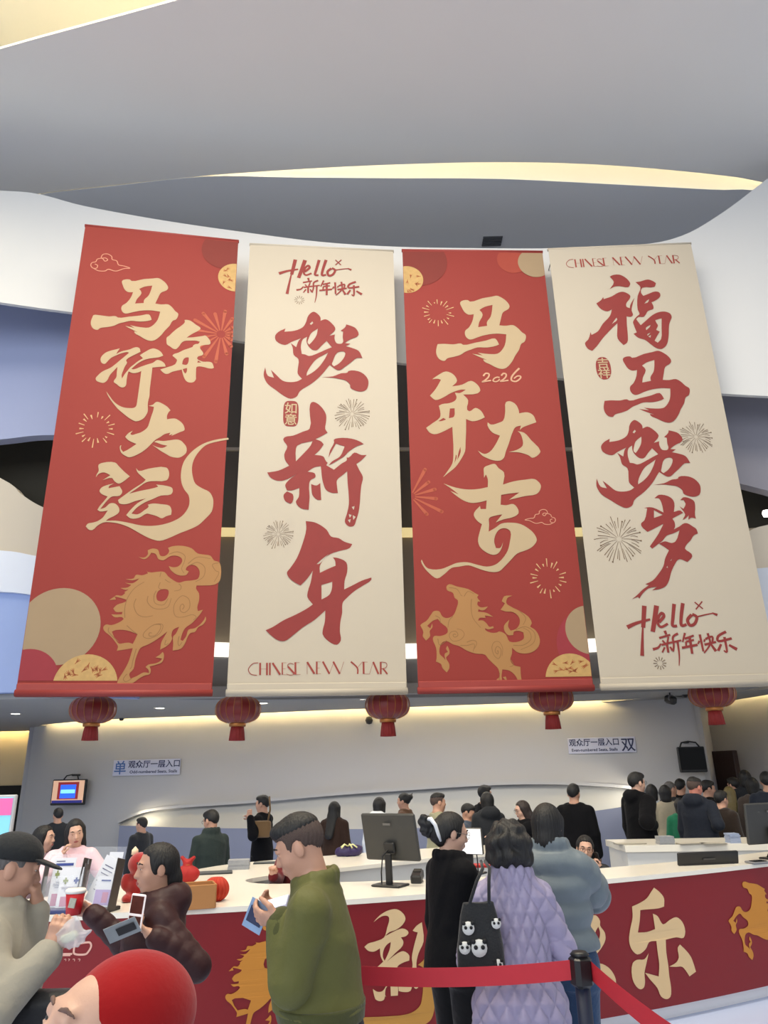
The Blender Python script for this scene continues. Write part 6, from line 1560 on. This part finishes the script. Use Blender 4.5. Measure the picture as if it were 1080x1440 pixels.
def cap(root, hp, Rh, hs):
    F = Field(.006); F.ell(hp(0, -.012, .048), np.array([.092, .112, .085])*hs, Rh); F.cut(hp(0, 0, .030), Rh @ np.array([0, .05, -1]))
    v, q = F.mesh(); m = cloth('cap_black', (34, 36, 38), .8, .2, 60, .1); o = link_mesh('cap_crown', np_mesh('cap_crown', v, q), m, root)
    F = Field(.005); F.ell(hp(0, .105, .036), np.array([.078, .085, .010])*hs, Rh @ rot(0, .18, 0)); v, q = F.mesh(); link_mesh('cap_brim', np_mesh('cap_brim', v, q), m, root)
    MB().tube([hp(.088*math.cos(t), -.012+.108*math.sin(t), .034) for t in np.linspace(math.pi*1.1, math.pi*1.9, 12)], .004, 6).build('cap_strap', m, root)


# --- nearest: woman in the red hat, low at the left
man(157, 1352, 1.45, 132, 'woman in a bright red felt hat, cut off by the bottom edge', vox=.005, fem=True, head=(.05, -.42, -.10), skin=SKIN3, hair='none', hairm=mat('brow_taupe', (110, 84, 74), .7), hat=beanie, top='coat', topm=cloth('coat_maroon', (70, 26, 30)), hem=.5, bulk=.85,
    ra=at(62, 1600, 1.36), rhand=dict(d=(.0, .1, 1), palm=(0, 1, 0), thumb=(1, 0, 0), curl=.35))

# --- man in the cap at the left edge
q = at(30, 1175, 3.15); o_ = (q[0], 3.15, 0)
r_, J, P_, hp_, o_, yw = man(-9, 1175, 3.15, -68, 'older man in a dark cap and sand jacket, eating at the left edge', dz=.0, vox=.005, head=(.1, .22, 0), skin=SKIN, hair='thin', hairm=HAIRG, hat=cap, top='jacket', topm=SAND, hem=.80, bulk=1.18, belly=.03, lean=.10, collar=True,
    ra=at(70, 1338, 3.02), rhint=(.8, .2, -.8), la=at(52, 1278, 3.24), lhint=(-.2, -.3, -1), rhand=dict(d=(.3, .1, .95), palm=(-.2, .9, .2), thumb=(.8, 0, .3), curl=.55, grip=.8),
    lhand=dict(d=(-.1, -.2, 1), palm=(-.9, -.2, .1), thumb=(-.3, .2, .9), curl=.6), tall_collar=.03, pantsm=PANTG, wr=.011)
b = empty('plastic_bag', at(94, 1318, 3.02)); b.scale = (.72, .72, .72); tag(b, 'crumpled clear plastic bag of snacks held by the man in the cap', 'plastic bag')
F = Field(.006); F.cone((-.07, 0, -.02), (.02, 0, .02), .012, .055, sq=(1, .5, 1)).cone((.02, 0, .02), (.03, 0, .09), .05, .012, sq=(1, .4, 1)).ell((.02, 0, 0), (.075, .03, .05)).cone((.06, 0, -.01), (.12, 0, .03), .016, .008)
v, q = F.mesh(wrinkle(.010, 60, 70, 3)); link_mesh('bag_film', np_mesh('bag_film', v, q), mat('film_clear', (226, 228, 232), .15, vary=.08, scale=30, alpha=.38), b)
F = Field(.006); F.ell((.0, 0, -.005), (.04, .018, .022)).ell((.035, 0, .012), (.022, .016, .02)); v, q = F.mesh(wrinkle(.004, 80, 80, 5)); link_mesh('snack', np_mesh('snack', v, q), mat('snack_pale', (206, 204, 170), .7, vary=.15, scale=40), b)
b = empty('crossbody_bag', at(44, 1428, 2.98)); tag(b, 'black crossbody bag at the hip of the man in the cap', 'bag')
F = Field(.008); F.box((0, 0, -.05), (.16, .06, .13), rad=.05); v, q = F.mesh(wrinkle(.006, 20, 20, 7)); link_mesh('bag_body', np_mesh('bag_body', v, q), cloth('bag_nylon', (20, 20, 23), .5), b)
l0_ = np.array(b.location)
MB().tube([(-.10, 0, .07), (-.16, -.06, .16), (-.26, -.10, .26), (-.36, -.04, .36)], .018, 8).build('bag_strap', cloth('bag_nylon', (20, 20, 23), .5), b)

# --- woman in the brown coat with the red cup
Yb = 3.95
man(228, 1186, Yb, 112, 'woman in a dark brown padded coat holding out a red cup', dz=.0, vox=.005, fem=True, head=(.10, .06, .04), skin=SKIN, hair='tied', top='puffer', topm=BROWNQ, hem=.45, bulk=1.0, puff=(.0035, .058), hood=True, sleeve=.78, wide=.95,
    ra=at(128, 1283, 4.18), rhint=(.2, -.5, -1), la=at(216, 1318, 3.72), lhint=(-.6, -.5, -.8),
    rhand=dict(d=(-.95, .0, .25), palm=(-.1, -1, .0), thumb=(-.2, .2, 1), curl=.62, grip=.8), lhand=dict(d=(-.75, .10, .45), palm=(.1, .5, 1), thumb=(-.1, .6, .6), curl=.45, grip=.6), face=True, tall_collar=.02, wr=.008, innerm=None)
q = at(103, 1286, 4.13); cup = empty('paper_cup', q); tag(cup, 'red paper cup with a white lid in the outstretched hand', 'cup')
MB().lathe((0, 0, 0), [(.001, 0), (.036, 0), (.047, .105), (.001, .105)], 28).build('cup_body', mat('cup_red', (196, 22, 30), .4), cup)
MB().lathe((0, 0, 0), [(.050, .098), (.052, .110), (.045, .118), (.001, .116)], 28).build('cup_lid', mat('cup_lid_white', (236, 232, 226), .4), cup)
MB().box((.006, -.044, .058), (.032, .006, .044), rx=-.1, ry=.15).build('cup_label', mat('cup_label_grey', (176, 176, 160), .5, vary=.3, scale=60), cup)
q = at(192, 1282, 3.70); ph = empty('mobile_phone', q, -.15); tag(ph, 'mobile phone with a glowing pale rim in the hand of the brown-coated woman', 'phone')
MB().box((0, 0, 0), (.070, .009, .145), ry=.1, bev=.004).build('phone_case', mat('phone_case_pale', (236, 226, 226), .4, emit=(255, 240, 236), estr=.35), ph); MB().box((0, -.006, .002), (.058, .003, .125), ry=.1).build('phone_picture', mat('phone_picture_brown', (96, 44, 36), .3, vary=.4, scale=40), ph)
MB().box((0, -.0075, -.012), (.062, .002, .010), ry=.1).build('phone_bar', mat('phone_case_pale', (236, 226, 226), .4), ph)
b = empty('folded_leaflet', at(172, 1308, 3.66), -.1); tag(b, 'grey folded leaflet hanging from the hand of the brown-coated woman', 'leaflet')
MB().box((0, 0, 0), (.15, .003, .075), ry=-.35, rx=.5).build('leaflet_sheet', mat('leaflet_grey', (150, 156, 160), .6, vary=.1, scale=30), b); MB().box((.02, -.006, .005), (.085, .002, .035), ry=-.35, rx=.5).build('leaflet_picture', mat('leaflet_dark', (34, 32, 36), .6), b)

# --- man in the olive bomber jacket
Yo = 3.4
man(424, 1149, Yo, 86, 'heavy man in an olive bomber jacket looking down at a leaflet', dz=.01, dx=.115, vox=.005, head=(0, .42, 0), headfwd=.035, skin=SKIN, hair='buzz', top='jacket', topm=OLIVE, hem=1.0, bulk=1.05, belly=.065, sleeve=1.12, lean=.10, cuffm=cloth('rib_olive', (70, 72, 38), .9),
    ra=at(402, 1284, 3.52), rhint=(.5, -.6, -1), la=at(396, 1294, 3.28), lhint=(-.45, -.7, -.6), arms=.84, rhand=dict(d=(-.85, -.1, .35), palm=(0, -.5, .8), thumb=(-.1, -.5, .8), curl=.5, grip=.6),
    lhand=dict(d=(-.95, .05, .10), palm=(.1, .5, .5), thumb=(-.2, .2, .9), curl=.5, grip=.6), wr=.013, tall_collar=.02)
b = empty('folded_brochure', at(360, 1288, 3.32), -.2); tag(b, 'blue folded brochure held before the olive jacket', 'brochure')
MB().box((0, 0, 0), (.085, .004, .12), ry=.45, rx=.2).build('brochure_sheet', mat('brochure_blue_cover', (140, 166, 200), .5, vary=.1, scale=30), b); MB().box((0, -.006, .0), (.065, .002, .065), ry=.45, rx=.2).build('brochure_picture', mat('brochure_navy_picture', (44, 52, 84), .5, vary=.3, scale=50), b)
q = at(383, 1273, 3.42); ph = empty('mobile_phone', q, -.2); tag(ph, 'mobile phone lying glowing over the blue brochure by the olive jacket', 'phone')
MB().box((0, 0, 0), (.15, .075, .009), rx=.5, ry=-.25, bev=.004).build('phone_case', mat('phone_case_lilac', (210, 206, 226), .4), ph); MB().box((0, 0, .006), (.135, .062, .003), rx=.5, ry=-.25).build('phone_screen', emis('phone_screen_lit', (228, 228, 240), .5), ph)

# --- staff member in burgundy, hidden by the olive man's head
Ys = 7.2
man(420, 1166, Ys, 172, 'desk attendant in burgundy behind the olive-jacketed man, fist raised', dz=0, vox=.008, hair='short', top='sweater', topm=BURG, hem=.88, bulk=1.0, sleeve=1.15, ra=at(384, 1232, 6.80), rhint=(.1, .1, -1), rhand=dict(d=(-.1, -.1, 1), palm=(.2, -1, 0), thumb=(1, 0, 0), curl=1.0, grip=1.0), la=at(445, 1262, 6.8))

# --- woman in the black coat
man(637, 1143, 4.85, -58, 'woman in a long black coat with hair clipped up', dz=.0, dx=-.03, vox=.006, fem=True, head=(-.30, .22, 0), wide=.85, skin=SKIN3, hair='clip', glasses=mat('glasses_wire', (150, 140, 130), .3, metal=.8), top='coat', topm=BLACKC, hem=.82, bulk=1.0, flare=.03, sleeve=1.0, ra=at(672, 1290, 4.95), rhint=(.2, -1, -.4), pantsm=cloth('skirt_black', (16, 16, 19)), tall_collar=.02, wr=.007)
q = at(606, 1160, 4.82); cl = empty('hair_clip', q); tag(cl, 'white ribbon hair clip in the hair of the black-coated woman', 'hair clip')
MB().tube([(-.03, 0, .03), (.0, -.03, .035), (.025, -.04, .0), (.04, -.04, -.05), (.055, -.03, -.09)], [.012, .014, .012, .011, .008], 8).build('clip_band', mat('clip_white', (226, 228, 232), .5), cl)
F = Field(.006); F.ell((-.02, 0, -.01), (.05, .035, .06)).ell((-.045, -.01, .03), (.028, .025, .03)); v, q = F.mesh(curls(.006, 120)); link_mesh('clip_bow', np_mesh('clip_bow', v, q), mat('bow_black', (22, 22, 25), .6), cl)

# --- woman in the lavender coat with a tote bag
man(713, 1156, 4.0, -4, 'curly-haired woman in a long quilted lavender coat, seen from behind', dz=-.02, vox=.006, fem=True, face=False, hair='curly', top='coat', topm=LAV, hem=.12, bulk=.96, flare=.10, sleeve=.95, wide=.84, quilt=True, tall_collar=.05, skin=SKIN, wr=.004, ra=at(768, 1330, 4.27), rhint=(.35, -1, -.2), la=at(676, 1334, 4.27), lhint=(-.35, -1, -.2), pantsm=PANTS)
b = empty('tote_bag', at(675, 1323, 3.80)); tag(b, 'black tote bag with small panda prints on the lavender shoulder', 'tote bag')
F = Field(.006); F.stack([(-.15, .115, .045, 0, 0), (-.02, .105, .042, 0, 0), (.10, .085, .030, .0, 0), (.16, .070, .020, .0, .0)], k=.02, p=3.0); v, q = F.mesh(wrinkle(.006, 20, 16, 8)); link_mesh('bag_body', np_mesh('bag_body', v, q), cloth('canvas_black', (40, 41, 43), .8, .3, 90), b)
sh = at(682, 1226, 3.86)-np.array(b.location)
for dx in (-.045, .05): MB().tube([(dx, -.01, .14), (dx*.6+sh[0]*.5, -.03, .25), (sh[0]+dx*.35, sh[1]-.05, sh[2]+.02), (sh[0]+dx*.2, sh[1]+.06, sh[2]+.04)], .008, 8).build('handle', cloth('canvas_black', (40, 41, 43), .8), b)
PW = mat('print_white', (214, 214, 210), .7); PB = mat('print_black', (16, 16, 18), .7)
for x_, z_, r_ in ((-.055, .06, .028), (-.075, -.02, .026), (-.01, -.02, .036), (.075, .075, .022), (.07, -.09, .024)):
    yy = -.046 if abs(x_) < .06 else -.036
    M_ = Matrix.Rotation(R90, 3, 'X')
    o2 = MB().lathe((x_, yy, z_), [(.001, 0), (r_, 0), (r_, .004), (.001, .004)], 16, M=M_).build('panda_print', PW, b)
    for dx in (-.45, .45):
        MB().lathe((x_+dx*r_, yy-.005, z_+.10*r_), [(.001, 0), (r_*.26, 0), (r_*.26, .003), (.001, .003)], 10, M=M_).build('panda_eye', PB, o2); MB().lathe((x_+dx*1.6*r_, yy-.004, z_+.75*r_), [(.001, 0), (r_*.3, 0), (r_*.3, .003), (.001, .003)], 10, M=M_).build('panda_ear', PB, o2)

# --- woman in the grey-teal padded jacket
man(757, 1131, 4.6, -14, 'woman in a grey-teal padded jacket and jeans, seen from behind', dz=-.0, dx=.045, vox=.006, fem=True, hair='bob', head=(-.25, .12, 0), top='puffer', topm=TEAL, hem=.97, bulk=1.08, flare=.0, puff=(.022, .135), wide=.92, tall_collar=.06, sleeve=1.05, ra=at(806, 1238, 5.0), rhint=(1, -.6, -.9), la=at(700, 1290, 4.8), pantsm=JEANS, wr=.010)

# --- seated woman with glasses on the phone
r_, J, P_, hp_, o_, yw = man(821, 1176, 7.86, 168, 'seated woman with glasses holding a phone to her ear behind the desk', dz=.40, vox=.006, fem=True, sit=True, skin=SKIN3, hair='tied', glasses=mat('glasses_amber', (120, 80, 50), .3), head=(.05, .10, -.12), top='jacket', topm=DKGREY, hem=.9, la=at(845, 1224, 7.78), lhint=(-1, .2, -1), lhand=dict(d=(-.05, .0, 1), palm=(-1, .2, .1), thumb=(-.3, -.9, .2), curl=.55, grip=.5))
b = empty('mobile_phone', at(841, 1210, 7.8), .2); tag(b, 'black phone at the ear of the seated woman with glasses', 'phone'); MB().box((0, 0, 0), (.012, .07, .15), ry=-.2, bev=.004).build('phone_case', BLK, b)
b = empty('office_stool', (o_[0], o_[1], 0)); tag(b, 'office stool under the seated woman with glasses', 'stool')
MB().lathe((0, 0, 0), [(.001, .36), (.19, .36), (.20, .40), (.18, .43), (.001, .43)], 24).build('seat', BLK, b); MB().lathe((0, 0, 0), [(.22, 0), (.22, .03), (.03, .06), (.03, .36)], 24).build('stool_stem', GREYP, b)

# --- staff at the left behind the leaflet stands
man(107, 1157, 7.0, -152, 'young woman in a pale pink knit leaning behind the leaflet stands', dz=.03, vox=.007, fem=True, skin=SKIN3, hair='long', head=(.0, .18, .15), top='sweater', topm=PINKK, hem=.85, bulk=1.05, sleeve=1.2, ra=at(88, 1204, 6.85), rhint=(.9, .1, -.8), rhand=dict(d=(.2, -.1, 1), palm=(1, .2, 0), thumb=(.3, -.6, .3), curl=.5), la=at(150, 1245, 6.85))
man(62, 1161, 7.1, -95, 'dark-haired woman in profile behind the black cap', dz=0, vox=.008, fem=True, skin=SKIN3, hair='bob', top='sweater', topm=cloth('knit_grey_pink', (150, 130, 136)), hem=.85)
man(2, 1152, 8.4, -60, 'person half hidden behind the lit display at the left edge', dz=0, vox=.010, hair='short', top='jacket', topm=DKGREY, hem=.8)

# --- further back, left to right
F_ = dict(vox=.011)
man(83, 1137, 12.2, 35, 'man in a dark grey jacket below the lit television', topm=DKGREY, hem=.75, **F_)
man(201, 1150, 11.2, 62, 'boy in a black jacket with grey sleeves before the lit ledge tip', topm=cloth('cloth_blackgrey', (40, 42, 46)), hem=.62, bulk=1.0, **F_)
man(296, 1140, 8.85, 42, 'man with glasses in a dark green fleece behind the far worktop', dx=.02, vox=.008, hair='short', glasses=True, head=(.25, .2, 0), top='sweater', topm=GREEN, hem=.8, bulk=1.22, tall_collar=.04)
_p = man(371, 1119, 11.3, 74, 'man in black with a tan shoulder bag, one hand raised', topm=BLACKC, hem=.62, bulk=1.05, la=at(352, 1150, 11.0), lhint=(-.3, -.3, -1), ra=at(352, 1152, 11.5), **F_)
b = empty('shoulder_bag', at(366, 1166, 11.02)); tag(b, 'tan shoulder bag carried by the man in black with a raised hand', 'bag'); F = Field(.01); F.box((0, 0, 0), (.15, .05, .11), rad=.04); v, q = F.mesh(); link_mesh('bag_body', np_mesh('bag_body', v, q), cloth('canvas_tan', (112, 86, 56)), b)
MB().tube([(.10, 0, .08), (.13, .0, .25), (.10, .10, .42)], .014, 6).build('bag_strap', cloth('canvas_tan', (112, 86, 56)), b)
man(470, 1127, 11.0, -22, 'long-haired woman in a dark brown coat, seen from behind', fem=True, hair='long', top='coat', topm=BROWNC, hem=.5, bulk=1.08, flare=.05, **F_)
man(533, 1121, 10.7, -25, 'woman in a white hooded top, seen from behind above the charcoal monitor', fem=True, hair='bob', top='jacket', topm=WHITEK, hem=.75, hood=True, bulk=1.1, **F_)
man(569, 1115, 11.5, 68, 'woman with a hair bun in a chestnut cardigan facing left', fem=True, hair='bun', top='coat', topm=CARD, hem=.55, bulk=1.05, la=at(549, 1178, 11.4), **F_)
man(614, 1116, 10.3, -72, 'man in a khaki vest with white sleeves facing right', hair='buzz', top='jacket', topm=KHAKI, hem=.8, bulk=1.12, cuffm=None, ra=at(650, 1180, 10.1), **F_)
man(656, 1131, 10.6, -112, 'boy with dark hair looking down beside the hooded figure', skin=SKIN, hair='short', head=(0, .3, 0), top='jacket', topm=cloth('cloth_slate', (70, 80, 96)), hem=.7, **F_)
man(680, 1105, 11.6, -62, 'man with black hair standing behind the hooded figure', hair='short', topm=BLACKC, hem=.7, **F_)
man(674, 1114, 10.3, 12, 'person in a charcoal hooded jacket seen from behind', fem=True, dx=.10, hair='bob', top='jacket', topm=DKGREY, hem=.7, hood=True, bulk=1.25, **F_)
man(735, 1126, 9.9, 105, 'woman with glasses in black facing left behind the curly hair', fem=True, skin=SKIN3, hair='long', hairm=HAIRD, glasses=True, head=(0, .25, 0), topm=BLACKC, hem=.7, la=at(678, 1180, 9.6), lhand=dict(d=(-1, -.1, .1), palm=(0, 0, -1), thumb=(0, -1, 0), curl=.2), vox=.008)
man(805, 1103, 10.5, -28, 'man in a long black coat standing before the pale wall', hair='short', top='coat', topm=BLACKC, hem=.42, bulk=1.15, flare=.03, **F_)
man(890, 1087, 10.3, -70, 'tall young man with glasses in a black padded jacket', dx=.02, hair='short', glasses=True, skin=SKIN3, top='puffer', topm=BLACKC, hem=.62, bulk=1.0, hood=True, ra=at(918, 1160, 10.15), vox=.009)
b = empty('white_booklet', at(910, 1143, 10.12), .2); tag(b, 'white booklet held by the tall young man in black', 'booklet'); MB().box((0, 0, 0), (.16, .012, .26), ry=.5, bev=.003).build('booklet_cover', PAPER, b)
man(915, 1103, 12.0, -8, 'woman in a white shirt with black hair, seen from behind', fem=True, hair='bob', top='shirt', topm=WHITEK, hem=.8, **F_)
man(934, 1104, 11.5, -14, 'woman in a beige jacket with black hair, seen from behind', fem=True, hair='bob', top='jacket', topm=BEIGEJ, hem=.80, bulk=1.1, **F_)
man(940, 1099, 12.4, -70, 'grey-haired man behind the beige jacket', hair='thin', hairm=HAIRG, topm=DKGREY, hem=.7, **F_)
man(955, 1096, 12.9, -40, 'man with black hair before the black television', hair='short', topm=BLACKC, hem=.7, bulk=1.1, **F_)
man(955, 1122, 10.9, -20, 'woman in an emerald green coat half hidden by the navy jacket', fem=True, hair='bob', top='coat', topm=EMER, hem=.35, bulk=1.15, flare=.06, **F_)
man(974, 1094, 10.3, -48, 'broad man in a navy hooded jacket with a reddish neck', hair='buzz', skin=mat('skin_ruddy', (196, 126, 108), .5), top='jacket', topm=NAVYC, hem=.62, bulk=1.2, hood=True, head=(-.2, .15, 0), ra=at(1005, 1165, 10.2), **F_)
man(992, 1098, 11.7, -92, 'man in black close behind the navy jacket', hair='short', topm=BLACKC, hem=.6, bulk=1.1, **F_)
man(1006, 1112, 10.6, -60, 'stooped figure in a dark brown coat before the walnut door', hair='short', top='coat', topm=cloth('wool_umber', (40, 30, 24)), hem=.5, bulk=1.25, lean=.12, **F_)
man(1024, 1106, 12.0, -30, 'woman with light brown hair near the walnut door', fem=True, hair='long', hairm=mat('hair_khaki', (120, 104, 62), .5, vary=.2, scale=60), topm=cloth('cloth_moss', (78, 72, 48)), hem=.6, **F_)
man(1031, 1094, 12.8, 20, 'person in black right before the walnut door', hair='short', topm=BLACKC, hem=.6, **F_)
man(1046, 1083, 12.4, -20, 'tall figure in grey right of the walnut door', fem=True, hair='bob', topm=DKGREY, hem=.6, **F_)
man(1056, 1093, 11.4, -15, 'dark-haired person in taupe above the large monitor', fem=True, hair='bob', topm=cloth('cloth_taupe', (80, 68, 60)), hem=.6, bulk=1.1, **F_)
man(1076, 1086, 11.0, -30, 'person in a dark blue jacket at the right edge', hair='short', topm=cloth('cloth_ink', (30, 36, 48)), hem=.6, bulk=1.2, **F_)
